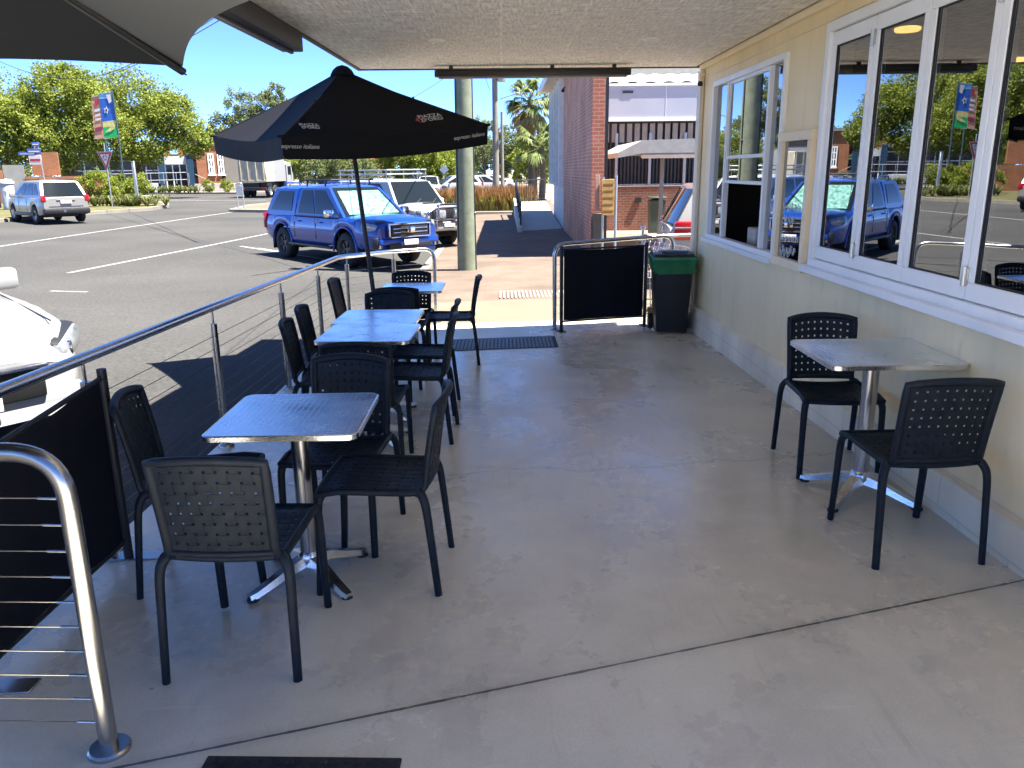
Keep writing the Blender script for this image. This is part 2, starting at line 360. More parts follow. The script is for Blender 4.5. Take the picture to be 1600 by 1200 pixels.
def floor_mat():
    m = bpy.data.materials.new('sealed_terrace_concrete'); m.use_nodes = True
    nt = m.node_tree; N = nt.nodes; Lk = nt.links; b = N['Principled BSDF']
    tc = N.new('ShaderNodeTexCoord'); P = tc.outputs['Object']
    def noise(sc, det=6, rough=.55, src=P):
        n = N.new('ShaderNodeTexNoise'); n.inputs['Scale'].default_value = sc; n.inputs['Detail'].default_value = det; n.inputs['Roughness'].default_value = rough
        Lk.new(src, n.inputs['Vector']); return n.outputs['Fac']
    def mr(src, a, b_, c, d):
        r = N.new('ShaderNodeMapRange'); r.inputs[1].default_value = a; r.inputs[2].default_value = b_; r.inputs[3].default_value = c; r.inputs[4].default_value = d
        Lk.new(src, r.inputs[0]); return r.outputs[0]
    def op(o, a, b_):
        q = N.new('ShaderNodeMath'); q.operation = o
        for i, s in enumerate((a, b_)):
            if isinstance(s, (int, float)): q.inputs[i].default_value = s
            else: Lk.new(s, q.inputs[i])
        return q.outputs[0]
    mp = N.new('ShaderNodeMapping'); mp.inputs['Scale'].default_value = (1, .45, 1); Lk.new(P, mp.inputs[0])
    big = noise(1.1, 7, .6, mp.outputs[0]); mid = noise(5, 8, .65); fine = noise(140, 3)
    cr = N.new('ShaderNodeValToRGB'); e = cr.color_ramp.elements
    e[0].position = .28; e[0].color = (.53, .475, .37, 1); e[1].position = .74; e[1].color = (.76, .70, .565, 1)
    q = e.new(.5); q.color = (.67, .605, .475, 1)
    Lk.new(op('ADD', op('MULTIPLY', big, .6), op('MULTIPLY', mid, .4)), cr.inputs[0])
    sp = N.new('ShaderNodeSeparateXYZ'); Lk.new(P, sp.inputs[0]); X, Y = sp.outputs['X'], sp.outputs['Y']
    # sawn control joint across the slab (straight, oblique) and one hairline crack (wandering)
    jy = op('SUBTRACT', Y, op('ADD', op('MULTIPLY', X, .282), 2.325))
    jl = op('LESS_THAN', op('ABSOLUTE', jy, 0), op('MULTIPLY', noise(14, 5), .0115))
    jw = mr(op('ABSOLUTE', jy, 0), .0, .05, .86, 1.)
    wig = op('MULTIPLY', op('SUBTRACT', noise(1.7, 7, .62), .5), .5)
    cy = op('SUBTRACT', Y, op('ADD', op('ADD', op('MULTIPLY', X, .06), 4.42), wig))
    cl = op('LESS_THAN', op('ABSOLUTE', cy, 0), op('MULTIPLY', noise(9), .006))
    cw = mr(op('ABSOLUTE', cy, 0), .0, .03, .88, 1.)
    vo = N.new('ShaderNodeTexVoronoi'); vo.inputs['Scale'].default_value = 2.1; vo.inputs['Randomness'].default_value = 1; Lk.new(P, vo.inputs['Vector'])
    spot = op('LESS_THAN', vo.outputs['Distance'], op('MULTIPLY', noise(3), .045))
    vo2 = N.new('ShaderNodeTexVoronoi'); vo2.inputs['Scale'].default_value = 5; Lk.new(P, vo2.inputs['Vector'])
    spot2 = op('LESS_THAN', vo2.outputs['Distance'], op('SUBTRACT', op('MULTIPLY', noise(2.2), .16), .058))
    dark = op('SUBTRACT', 1, op('MINIMUM', op('ADD', op('ADD', op('MULTIPLY', jl, .78), op('MULTIPLY', cl, .55)), op('ADD', op('MULTIPLY', spot, .45), op('MULTIPLY', mr(noise(1.6, 4, .5), .45, .75, 0, 1), .16))), .85))
    f = op('MULTIPLY', op('MULTIPLY', dark, op('MULTIPLY', jw, cw)), mr(fine, .3, .7, .93, 1.07))
    # chair scuffs: short faint streaks; trodden middle paler, grime gathered along the wall and railing
    mp3 = N.new('ShaderNodeMapping'); mp3.inputs['Scale'].default_value = (26, 2.2, 1); mp3.inputs['Rotation'].default_value = (0, 0, .5); Lk.new(P, mp3.inputs[0])
    mp4 = N.new('ShaderNodeMapping'); mp4.inputs['Scale'].default_value = (2.6, 30, 1); mp4.inputs['Rotation'].default_value = (0, 0, .25); Lk.new(P, mp4.inputs[0])
    f = op('MULTIPLY', f, mr(noise(1, 3, .5, mp3.outputs[0]), .62, .80, 1.0, .84)); f = op('MULTIPLY', f, mr(noise(1, 3, .5, mp4.outputs[0]), .64, .80, 1.0, 1.13))
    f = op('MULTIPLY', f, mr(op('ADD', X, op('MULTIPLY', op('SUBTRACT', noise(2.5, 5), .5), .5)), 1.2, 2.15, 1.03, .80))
    # the slab in front of the joint is a little paler and cleaner
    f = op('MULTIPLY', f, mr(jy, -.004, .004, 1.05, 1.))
    sc = N.new('ShaderNodeVectorMath'); sc.operation = 'SCALE'; Lk.new(cr.outputs[0], sc.inputs[0]); Lk.new(f, sc.inputs['Scale'])
    Lk.new(sc.outputs[0], b.inputs['Base Color'])
    Lk.new(mr(op('ADD', op('MULTIPLY', noise(.9, 5, .6, mp.outputs[0]), .7), op('MULTIPLY', mid, .3)), .38, .64, .15, .50), b.inputs['Roughness'])
    b.inputs['Specular IOR Level'].default_value = .8
    bp = N.new('ShaderNodeBump'); bp.inputs['Strength'].default_value = .12; bp.inputs['Distance'].default_value = .01
    Lk.new(op('SUBTRACT', op('ADD', op('MULTIPLY', mid, .5), op('MULTIPLY', fine, .25)), op('MULTIPLY', jl, .9)), bp.inputs['Height']); Lk.new(bp.outputs[0], b.inputs['Normal'])
    return m
M_floor = floor_mat()

def asphalt_mat():
    m = bpy.data.materials.new('worn_grey_asphalt'); m.use_nodes = True
    nt = m.node_tree; N = nt.nodes; Lk = nt.links; b = N['Principled BSDF']
    tc = N.new('ShaderNodeTexCoord'); P = tc.outputs['Object']
    def noise(sc, det=5):
        n = N.new('ShaderNodeTexNoise'); n.inputs['Scale'].default_value = sc; n.inputs['Detail'].default_value = det; Lk.new(P, n.inputs['Vector']); return n.outputs['Fac']
    a = N.new('ShaderNodeMath'); a.operation = 'ADD'; m1 = N.new('ShaderNodeMath'); m1.operation = 'MULTIPLY'; m1.inputs[1].default_value = .40
    Lk.new(noise(.22, 7), m1.inputs[0]); m2 = N.new('ShaderNodeMath'); m2.operation = 'MULTIPLY'; m2.inputs[1].default_value = .60; Lk.new(noise(24, 8), m2.inputs[0])
    Lk.new(m1.outputs[0], a.inputs[0]); Lk.new(m2.outputs[0], a.inputs[1])
    cr = N.new('ShaderNodeValToRGB'); e = cr.color_ramp.elements
    e[0].position = .32; e[0].color = (.031, .030, .028, 1); e[1].position = .68; e[1].color = (.092, .088, .080, 1)
    Lk.new(a.outputs[0], cr.inputs[0]); Lk.new(cr.outputs[0], b.inputs['Base Color'])
    b.inputs['Roughness'].default_value = .9; b.inputs['Specular IOR Level'].default_value = .25
    bp = N.new('ShaderNodeBump'); bp.inputs['Strength'].default_value = .6; bp.inputs['Distance'].default_value = .01; Lk.new(noise(110, 3), bp.inputs['Height']); Lk.new(bp.outputs[0], b.inputs['Normal'])
    return m
M_asphalt = asphalt_mat()
M_paver = brick_mat('brick_pavers', (.150, .106, .074), (.130, .090, .062), (.125, .09, .064), 'f', .22, .11, .008)
M_islandpaver = brick_mat('red_island_pavers', (.27, .125, .08), (.24, .105, .07), (.22, .14, .10), 'f', .22, .11, .008)

def ceiling_mat():
    m = bpy.data.materials.new('pressed_ceiling_panel'); m.use_nodes = True
    nt = m.node_tree; N = nt.nodes; Lk = nt.links; b = N['Principled BSDF']
    tc = N.new('ShaderNodeTexCoord'); P = tc.outputs['Object']
    def br(w, h, ms):
        t = N.new('ShaderNodeTexBrick'); t.inputs['Scale'].default_value = 1; t.inputs['Brick Width'].default_value = w; t.inputs['Row Height'].default_value = h
        t.inputs['Mortar Size'].default_value = ms; t.inputs['Mortar Smooth'].default_value = .6; t.offset = .0; Lk.new(P, t.inputs['Vector']); return t.outputs['Fac']
    wv = N.new('ShaderNodeTexNoise'); wv.inputs['Scale'].default_value = 22; wv.inputs['Detail'].default_value = 4
    mp = N.new('ShaderNodeMapping'); mp.inputs['Scale'].default_value = (.28, 2.6, 1); Lk.new(P, mp.inputs[0]); Lk.new(mp.outputs[0], wv.inputs['Vector'])
    wv2 = N.new('ShaderNodeTexNoise'); wv2.inputs['Scale'].default_value = 22; wv2.inputs['Detail'].default_value = 4
    mp2 = N.new('ShaderNodeMapping'); mp2.inputs['Scale'].default_value = (2.6, .28, 1); Lk.new(P, mp2.inputs[0]); Lk.new(mp2.outputs[0], wv2.inputs['Vector'])
    ad = N.new('ShaderNodeMath'); ad.operation = 'ADD'; Lk.new(wv.outputs['Fac'], ad.inputs[0]); Lk.new(wv2.outputs['Fac'], ad.inputs[1])
    r = N.new('ShaderNodeMapRange'); r.inputs[1].default_value = .75; r.inputs[2].default_value = 1.25; r.inputs[3].default_value = .60; r.inputs[4].default_value = 1.22
    Lk.new(ad.outputs[0], r.inputs[0])
    jn = N.new('ShaderNodeMapRange'); jn.inputs[3].default_value = 1; jn.inputs[4].default_value = 1.18; Lk.new(br(.60, .60, .012), jn.inputs[0])
    mu = N.new('ShaderNodeMath'); mu.operation = 'MULTIPLY'; Lk.new(r.outputs[0], mu.inputs[0]); Lk.new(jn.outputs[0], mu.inputs[1])
    sc = N.new('ShaderNodeVectorMath'); sc.operation = 'SCALE'; sc.inputs[0].default_value = (.86, .81, .73); Lk.new(mu.outputs[0], sc.inputs['Scale']); Lk.new(sc.outputs[0], b.inputs['Base Color'])
    b.inputs['Roughness'].default_value = .5
    bp = N.new('ShaderNodeBump'); bp.inputs['Strength'].default_value = .5; bp.inputs['Distance'].default_value = .006; Lk.new(ad.outputs[0], bp.inputs['Height']); Lk.new(bp.outputs[0], b.inputs['Normal'])
    return m
M_ceil = ceiling_mat()

def tabletop_mat():
    m = bpy.data.materials.new('embossed_stainless_top'); m.use_nodes = True
    nt = m.node_tree; N = nt.nodes; Lk = nt.links; b = N['Principled BSDF']
    b.inputs['Metallic'].default_value = 1; b.inputs['Base Color'].default_value = (.80, .81, .82, 1)
    tc = N.new('ShaderNodeTexCoord'); P = tc.outputs['Object']
    hs = []
    for d in ('X', 'Y'):
        wv = N.new('ShaderNodeTexWave'); wv.wave_type = 'BANDS'; wv.bands_direction = d; wv.inputs['Scale'].default_value = 13; wv.inputs['Distortion'].default_value = 0
        Lk.new(P, wv.inputs['Vector']); hs.append(wv.outputs['Fac'])
    mu = N.new('ShaderNodeMath'); mu.operation = 'MULTIPLY'; Lk.new(hs[0], mu.inputs[0]); Lk.new(hs[1], mu.inputs[1])
    n = N.new('ShaderNodeTexNoise'); n.inputs['Scale'].default_value = 7; n.inputs['Detail'].default_value = 6; Lk.new(P, n.inputs['Vector'])
    r = N.new('ShaderNodeMapRange'); r.inputs[1].default_value = .3; r.inputs[2].default_value = .7; r.inputs[3].default_value = .17; r.inputs[4].default_value = .30; Lk.new(n.outputs['Fac'], r.inputs[0]); Lk.new(r.outputs[0], b.inputs['Roughness'])
    bp = N.new('ShaderNodeBump'); bp.inputs['Strength'].default_value = .15; bp.inputs['Distance'].default_value = .002; Lk.new(mu.outputs[0], bp.inputs['Height']); Lk.new(bp.outputs[0], b.inputs['Normal'])
    return m
M_top = tabletop_mat()

def shade_fabric(name, col, tr):
    m = bpy.data.materials.new(name); m.use_nodes = True
    nt = m.node_tree; N = nt.nodes; Lk = nt.links; b = N['Principled BSDF']; o = N['Material Output']
    b.inputs['Base Color'].default_value = (*col, 1); b.inputs['Roughness'].default_value = .75; b.inputs['Specular IOR Level'].default_value = .25
    t = N.new('ShaderNodeBsdfTranslucent'); t.inputs['Color'].default_value = (col[0] * 1.2, col[1] * 1.15, col[2] * 1.05, 1)
    mx = N.new('ShaderNodeMixShader'); mx.inputs[0].default_value = tr
    tc = N.new('ShaderNodeTexCoord'); n = N.new('ShaderNodeTexNoise'); n.inputs['Scale'].default_value = 3; n.inputs['Detail'].default_value = 8; Lk.new(tc.outputs['Object'], n.inputs['Vector'])
    bp = N.new('ShaderNodeBump'); bp.inputs['Strength'].default_value = .4; bp.inputs['Distance'].default_value = .02; Lk.new(n.outputs['Fac'], bp.inputs['Height']); Lk.new(bp.outputs[0], b.inputs['Normal'])
    Lk.new(b.outputs[0], mx.inputs[1]); Lk.new(t.outputs[0], mx.inputs[2]); Lk.new(mx.outputs[0], o.inputs[0])
    return m
M_umb = shade_fabric('black_umbrella_canvas', (.0055, .0055, .007), .06)
M_shade_sunlit = shade_fabric('sunlit_parasol_canvas', (.20, .215, .235), .45)  # same canvas, sun shining through one panel put into a paler colour
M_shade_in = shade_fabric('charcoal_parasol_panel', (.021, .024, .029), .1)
# ------------------------------------------------------------------ the setting
def sheet(name, xs, ys, zf, m, kind='structure'):
    b = MB(); vs = [(x, y, zf(x, y)) for x in xs for y in ys]; k = len(ys)
    b.add(vs, [(i * k + j, (i + 1) * k + j, (i + 1) * k + j + 1, i * k + j + 1) for i in range(len(xs) - 1) for j in range(k - 1)])
    o = b.build(name, m, smooth=False); o['kind'] = kind; return o
def poly_slab(name, pts, zf, th, m):
    """flat raised area with side walls, outline pts counter-clockwise"""
    b = MB(); n = len(pts); vs = [(x, y, zf(x, y)) for x, y in pts] + [(x, y, zf(x, y) - th) for x, y in pts]
    b.add(vs, [tuple(range(n))] + [((i + 1) % n, i, n + i, n + (i + 1) % n) for i in range(n)])
    return struct(b.build(name, m, smooth=False))
def strip(name, line, wd, zf, m, dz=.004, th=0., close=False):
    """a band of width wd along a line on the ground (painted line or kerb)"""
    P = [V((x, y)) for x, y in line]; L = []; R = []; k = len(P)
    for i in range(k):
        t = (P[min(i + 1, k - 1)] - P[max(i - 1, 0)]).normalized(); n = V((-t.y, t.x)) * wd / 2
        L.append(P[i] + n); R.append(P[i] - n)
    b = MB(); top = [(p.x, p.y, zf(p.x, p.y) + dz + th) for q in zip(L, R) for p in q]
    fs = [(2 * i + 1, 2 * i + 3, 2 * i + 2, 2 * i) for i in range(k - 1)]
    if th > 0:
        o = len(top); top += [(p[0], p[1], p[2] - th - .05) for p in top]
        for i in range(k - 1): fs += [(2 * i, 2 * i + 2, o + 2 * i + 2, o + 2 * i), (2 * i + 3, 2 * i + 1, o + 2 * i + 1, o + 2 * i + 3)]
        fs += [(1, 0, o, o + 1), (2 * k - 2, 2 * k - 1, o + 2 * k - 1, o + 2 * k - 2)]
    b.add(top, fs); o = b.build(name, m, smooth=False); return o
def fine(pts, n=8):
    out = []
    for (a, b) in zip(pts[:-1], pts[1:]):
        for k in range(n): t = k / n; out.append((a[0] + (b[0] - a[0]) * t, a[1] + (b[1] - a[1]) * t))
    out.append(pts[-1]); return out

sheet('ground', [-400, -60, 40, 400], [-150, -20, 16, 160, 700], lambda x, y: zroad(x, y) - .35 if y < 150 else -.9, M_soil)
sheet('road', [-160, -60, -22, -15, -8, -2, -1.62], [-60, -20, 0, 8, 15.92, 22, 60, 100, 220], zroad, M_asphalt)
# terrace slab: sealed concrete, falls gently down the street
def slab_box(name, x0, x1, y0, y1, m, th=.35):
    b = MB(); q = [(x0, y0), (x1, y0), (x1, y1), (x0, y1)]
    b.add([(x, y, fl(x, y)) for x, y in q] + [(x, y, fl(x, y) - th) for x, y in q], [(0, 1, 2, 3), (1, 0, 4, 5), (2, 1, 5, 6), (3, 2, 6, 7), (0, 3, 7, 4)])
    return struct(b.build(name, m, smooth=False))
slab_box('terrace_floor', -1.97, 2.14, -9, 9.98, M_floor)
M_apron = mat('footpath_concrete', (.165, .132, .086), .8, 0, .14, 1.4, .2, 60)
slab_box('path_apron', -1.75, 2.6, 9.985, 12.1, M_apron)
sheet('unseen_bounce_yard', [2.15, 9, 40], [-30, -9, .58], lambda x, y: fl(x, y) - .02, mat('pale_bounce_concrete', (.6, .55, .46), .8))  # unseen ground, made pale to bounce sun under the awning
sheet('driveway', [2.604, 9, 40], [9.1, 12.1, 18, 26], lambda x, y: fl(x, y) - .01, M_apron)
sheet('path_paving', [-1.75, -.5, 2.5, 3], [12.104, 15, 18, 24, 40, 70], lambda x, y: fl(x, y), M_paver)
strip('kerb', fine([(-1.78, 9.985), (-1.78, 18), (-1.78, 46)], 6), .18, lambda x, y: fl(x, y) - .15, M_kerb, 0, .155)['kind'] = 'structure'
sheet('path_far', [3.004, 40], [26.01, 40, 120], lambda x, y: -.46, M_concrete_far)
# rough road edge outside the terrace, awning shade painted into its dark colour
M_road_shade = mat('shade_dark_road', (.04, .037, .034), .95, 0, .45, 30, .8, 70)
sheet('gutter', [-2.42, -2.2, -1.975], [-9, 0, 4, 8, 9.98], lambda x, y: zroad(x, y) + .006, M_road_shade)

# verge and kerb on the far side of the street, the rounded corner, the far block
K1 = [(-21.6, -40), (-21.5, 20), (-21.3, 34.6), (-20.4, 40.8), (-19.3, 44.7), (-20.0, 48.6), (-21.2, 51.5), (-24.5, 57), (-31, 66), (-60, 86)]
zv_ = lambda x, y: -.12 if y > 16 else zroad(x, y) + .13
poly_slab('verge', [(-150, -40)] + K1 + [(-150, 120)], lambda x, y: zv_(x, y), .3, M_grass)
strip('kerb.001', fine(K1, 6), .34, lambda x, y: zv_(x, y) - .14, M_kerb, .012, .14)['kind'] = 'structure'
K2 = [(-70, 101), (-35, 82.5), (-28, 79), (-24.8, 77.5), (-21, 82), (-19, 95), (-18, 140)]
poly_slab('far_verge', [(-140, 200), (-140, 130)] + K2 + [(-18, 200)], lambda x, y: -.12, .3, M_concrete_far)
strip('kerb.002', fine(K2, 6), .34, lambda x, y: -.26, M_kerb, .012, .14)['kind'] = 'structure'
# paved splitter island
ISL = [(-14.4, 43.2), (-11.6, 42.4), (-9.4, 44.5), (-11, 52), (-14.6, 53.6), (-15.2, 49)]
poly_slab('traffic_island', ISL, lambda x, y: zroad(x, y) + .13, .25, M_islandpaver)
strip('kerb.003', fine(ISL + [ISL[0]], 4), .3, lambda x, y: zroad(x, y), M_kerb, .004, .14)['kind'] = 'structure'
# painted lines
def line(pts, wd, n=10): o = strip('road_marking', fine(pts, n), wd, zroad, M_line, .005); struct(o)
line([(-14.6, 16), (-14.6, 25), (-14.5, 34), (-14.3, 43.0)], .14)
line([(-9.4, 17.3), (-8.8, 22.6), (-8.2, 28.8)], .13)
line([(-7.7, 23.6), (-4.6, 20.2), (-3.17, 18.2)], .13)
line([(-8.2, 14.4), (-7.45, 14.25)], .09, 2)
line([(-7.0, 23.0), (-6.2, 22.1)], .1, 2)
line([(-7.4, 28.2), (-2.6, 22.9)], .12)
line([(-27, 62.5), (-21.5, 59.5), (-17.5, 60.5)], .3)
M_seal = mat('asphalt_crack_seal', (.045, .042, .04), .6, 0, .2, 5)
struct(strip('road_seam', fine([(-14.0, 32), (-8.9, 24.6), (-6.4, 21.0), (-4.3, 17.5)], 6), .035, lambda x, y: zroad(x, y) + .022 * math.sin(3 * x + y) * .05, M_seal, .004))
struct(strip('road_seam.001', fine([(-3.95, 17.4), (-3.5, 12.4), (-3.1, 8.5)], 6), .03, zroad, M_seal, .0045))

# ------------------------------------------------------------------ the cafe building on the right
W = 2.16; YE = 9.12; CZ = 2.69; PX = 2.115
cafe = thing('cafe_building', 'cream rendered cafe building with white window frames and pale plinth along the terrace', 'building', (W, 3, 0))
def cpart(mb, name, m, parent=cafe, **k):
    o = mb.build(name, m, parent, **k); 
    if parent is cafe: o.matrix_parent_inverse = Matrix.Translation((-W, -3, 0))
    return o
# window openings: (y0, y1, z0, z1)
OW = (6.37, 8.53, .905, 2.455); OB = (1.15, 5.60, .945, 2.52)
b = MB()
Y0 = .75
for (y0, y1, z0, z1) in [(Y0, YE, -.5, OW[2]), (Y0, OB[0], OW[2], 3.0), (OB[1], OW[0], OW[2], 3.0), (OW[1], YE, OW[2], 3.0), (OW[0], OW[1], OW[3], 3.0),
                         (OB[0], OB[1], OB[3], 3.0), (OB[0], OB[1], OW[2], OB[2])]:
    b.b2(W, W + .16, y0, y1, z0, z1)
b.b2(W + .16, 8, YE - .16, YE, -.5, 3.0); b.b2(W + .162, 8, Y0 - .16, Y0, -.5, 3.0)
cpart(b, 'wall', wall_mat(), smooth=False)
# plinth: painted blockwork, its top follows the paving only roughly
b = MB(); q = [(Y0, .195), (3, .165), (5.6, .145), (8.75, .105), (YE, .10)]
vs = [];
for y, z in q: vs += [(PX, y, z), (W - .003, y, z + .012), (PX, y, z - .5)]
fs = []
for i in range(len(q) - 1): a = 3 * i; fs += [(a, a + 1, a + 4, a + 3), (a + 2, a, a + 3, a + 5)]
fs.append((12, 13, 14))
b.add(vs, fs)
M_plinth = brick_mat('painted_block_plinth', (.88, .77, .57), (.90, .79, .59), (.76, .66, .49), 'y', .38, .17, .006)
cpart(b, 'plinth', M_plinth, smooth=False)
# cornice strips under the ceiling, corner trim with a downpipe
b = MB(); b.b2(W - .035, W - .002, Y0, YE, CZ - .06, CZ - .004, .006); b.b2(W - .012, W - .001, Y0, YE, CZ - .155, CZ - .145)
cpart(b, 'cornice', M_cream)
b = MB(); b.b2(W - .02, W + .05, YE + .003, YE + .045, -.3, CZ - .2, .006); b.b2(W - .045, W - .004, YE - .14, YE + .02, .12, CZ - .07, .008)
cpart(b, 'corner_trim', mat('cream_trim_paint', (.72, .64, .50), .5, 0, .05, 3))
b = MB(); b.tube([(W + .02, YE + .09, -.3), (W + .02, YE + .09, CZ - .1)], .04, 14)
cpart(b, 'downpipe', mat('brown_downpipe', (.33, .25, .17), .5, 0, .1, 5))
# interior: dark room with ceiling, floor, back wall, counter
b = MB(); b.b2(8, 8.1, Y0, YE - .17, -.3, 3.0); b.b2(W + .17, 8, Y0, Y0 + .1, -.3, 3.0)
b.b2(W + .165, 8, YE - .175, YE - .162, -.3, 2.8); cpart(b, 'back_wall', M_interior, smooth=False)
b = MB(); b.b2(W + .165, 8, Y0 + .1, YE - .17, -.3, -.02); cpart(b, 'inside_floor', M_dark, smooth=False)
b = MB(); b.b2(W + .165, 8, Y0 + .1, YE - .17, 2.80, 2.9); cpart(b, 'inside_ceiling', mat('cafe_inside_ceiling', (.22, .2, .17), .8), smooth=False)
b = MB(); b.b2(W - .05, 8.2, Y0 - .1, YE + .0, 3.05, 3.2); cpart(b, 'roof', M_dark, smooth=False)
for y0, y1, x0 in ((1.7, 5.2, 4.6),):
    b = MB(); b.b2(x0, x0 + .7, y0, y1, -.02, .9, .01); cpart(b, 'counter', mat('cafe_counter', (.12, .1, .085), .5))
M_lamp = emit_mat('warm_lamp', (1, .66, .16), .6)
for uu, vv in ((1418, 47), (1590, 94)):
    p = atz(uu, vv, 2.52); b = MB(); b.lathe([(.0, -.012), (.075, -.010), (.085, .0), (.085, .015), (.07, .02)], (p.x, p.y, 2.52), 28)
    cpart(b, 'ceiling_lamp', M_lamp)
# --- left window: white aluminium frame, fixed end panes, middle sash slid up with a black gap below
def frame_rect(b, y0, y1, z0, z1, wd, x0, x1, bev=.003):
    b.b2(x0, x1, y0, y1, z0, z0 + wd, bev); b.b2(x0, x1, y0, y1, z1 - wd, z1, bev)
    b.b2(x0, x1, y0, y0 + wd, z0 + wd, z1 - wd, bev); b.b2(x0, x1, y1 - wd, y1, z0 + wd, z1 - wd, bev)
win = MB(); y0, y1, z0, z1 = OW
frame_rect(win, y0, y1, z0, z1, .05, W - .03, W + .035)
win.b2(W - .07, W - .031, y0 - .03, y1 + .03, z0 - .03, z0 + .012, .004)
ym0, ym1 = 6.76, 7.98
for yy in (ym0, ym1): win.b2(W - .022, W + .03, yy - .022, yy + .022, z0 + .055, z1 - .055, .003)
wf = cpart(win, 'window', M_white)
def wpart(mb, name, m, par): o = mb.build(name, m, par); o.matrix_parent_inverse = Matrix.Translation((0, 0, 0)); return o
for a, c in ((y0 + .051, ym0 - .0225), (ym1 + .0225, y1 - .051)):
    b = MB(); b.b2(W + .014, W + .018, a, c, z0 + .052, z1 - .052); wpart(b, 'pane', M_glass, wf)
b = MB(); zt = 1.475; frame_rect(b, ym0 + .024, ym1 - .024, zt, z1 - .052, .03, W - .012, W + .024); b.b2(W - .012, W + .02, ym0 + .055, ym1 - .055, 1.70, 1.73, .002)
wpart(b, 'sash', M_white, wf)
b = MB(); b.b2(W + .004, W + .008, ym0 + .055, ym1 - .055, zt + .031, z1 - .083); wpart(b, 'pane', M_glass, wf)
for i, yy in enumerate((7.35, 7.66)):
    b = MB(); b.box((W + .34, yy, z0 + .08), (.3, .26, .16), None, .01)
    o = b.build('storage_box', mat('pale_carton', (.55, .5, .42), .7)); tag(o, ('pale box on the sill inside the open serving window, nearer to the chalkboard', 'pale box on the sill inside the open serving window, nearer to the bin')[i], 'box', 'boxes inside the serving window')
b = MB(); b.b2(W + .165, W + .56, 7.0, 7.95, z0 - .06, z0 - .001); cpart(b, 'inside_sill', M_interior)
# --- bifold doors over a servery: six leaves, hinge on each meeting stile
M_hinge = mat('satin_hinge', (.55, .54, .5), .3, .9, .1, 20)
bf = MB(); y0, y1, z0, z1 = OB
frame_rect(bf, y0, y1, z0, z1, .06, W - .035, W + .11)
bf.b2(W - .085, W - .036, y0, y1 + .03, z0 - .035, z0 + .014, .005)
bff = cpart(bf, 'window', M_white)
yy = y1 - .062; LW = .617; lid = 0
while yy - LW > y0 + .05:
    a, c = yy - LW, yy
    b = MB(); fw = .058; zt0, zt1 = z0 + .064, z1 - .066
    b.b2(W - .012, W + .045, a + .0038, c - .0038, zt0, zt0 + .085, .004); b.b2(W - .012, W + .045, a + .0038, c - .0038, zt1 - .085, zt1, .004)
    b.b2(W - .012, W + .045, a + .0038, a + fw, zt0 + .085, zt1 - .085, .004); b.b2(W - .012, W + .045, c - fw, c - .0038, zt0 + .085, zt1 - .085, .004)
    lf = wpart(b, 'leaf_frame', M_white, bff)
    b = MB(); b.b2(W + .006, W + .011, a + fw, c - fw, zt0 + .085, zt1 - .085); b2 = b; o = b.build('pane', M_glass, bff)
    b = MB(); g = .007; frame_rect(b, a + fw - .001, c - fw + .001, zt0 + .084, zt1 - .084, g, W - .004, W + .0055, 0); b.build('seal_and_gap_shade', M_rubber, bff, smooth=False)
    b = MB(); b.b2(W + .004, W + .012, a - .008, a + .008, zt0, zt1); b.b2(W + .004, W + .012, a + .01, c - .01, zt1 - .002, zt1 + .006); b.build('seal_and_gap_shade', M_rubber, bff, smooth=False)  # black strips put in for the shade in the gaps between leaves
    if lid % 2 == 0:
        for zz in (zt0 + .11, zt1 - .12):
            b = MB(); b.tube([(W - .024, a, zz - .045), (W - .024, a, zz + .045)], .012, 10); b.b2(W - .02, W - .011, a - .022, a + .022, zz - .04, zz + .04, .002)
            b.build('hinge', M_hinge, bff)
    yy -= LW; lid += 1

# --- framed gloss black board hung on the wall between the two windows
bd = thing('chalkboard', 'cream framed gloss black board with white chalk scribble hung between the two windows', 'chalkboard', (W - .03, 5.98, 1.38))
by0, by1, bz0, bz1 = 5.66, 6.31, .885, 1.87
def loc(mb, o): mb.v = [tuple(V(p) - o.location) for p in mb.v]; return mb
b = MB(); frame_rect(b, by0, by1, bz0, bz1, .068, W - .055, W - .004, .004); loc(b, bd).build('frame', mat('cream_board_frame', (.90, .74, .50), .5, 0, .06, 6), bd)
b = MB(); b.b2(W - .03, W - .006, by0 + .069, by1 - .069, bz0 + .069, bz1 - .069); loc(b, bd).build('board', M_mirror, bd, smooth=False)
b = MB(); r5 = random.Random(5)
for k, (zc, n_) in enumerate(((1.33, 5), (1.24, 3), (1.10, 5), (1.02, 4), (.985, 3))):
    yc = 6.18 - .04 * (k % 2)
    for j in range(n_):
        pts = [(W - .0325, yc - j * .075 - .05 * t / 6 + r5.uniform(-.012, .012), zc + .028 * math.sin(t * 2.1 + j) + r5.uniform(-.012, .012)) for t in range(7)]
        b.tube(bez(pts, 3), .0013, 5)
loc(b, bd).build('chalk_writing', mat('chalk_line', (.75, .78, .8), .9, 0, .1, 40), bd)

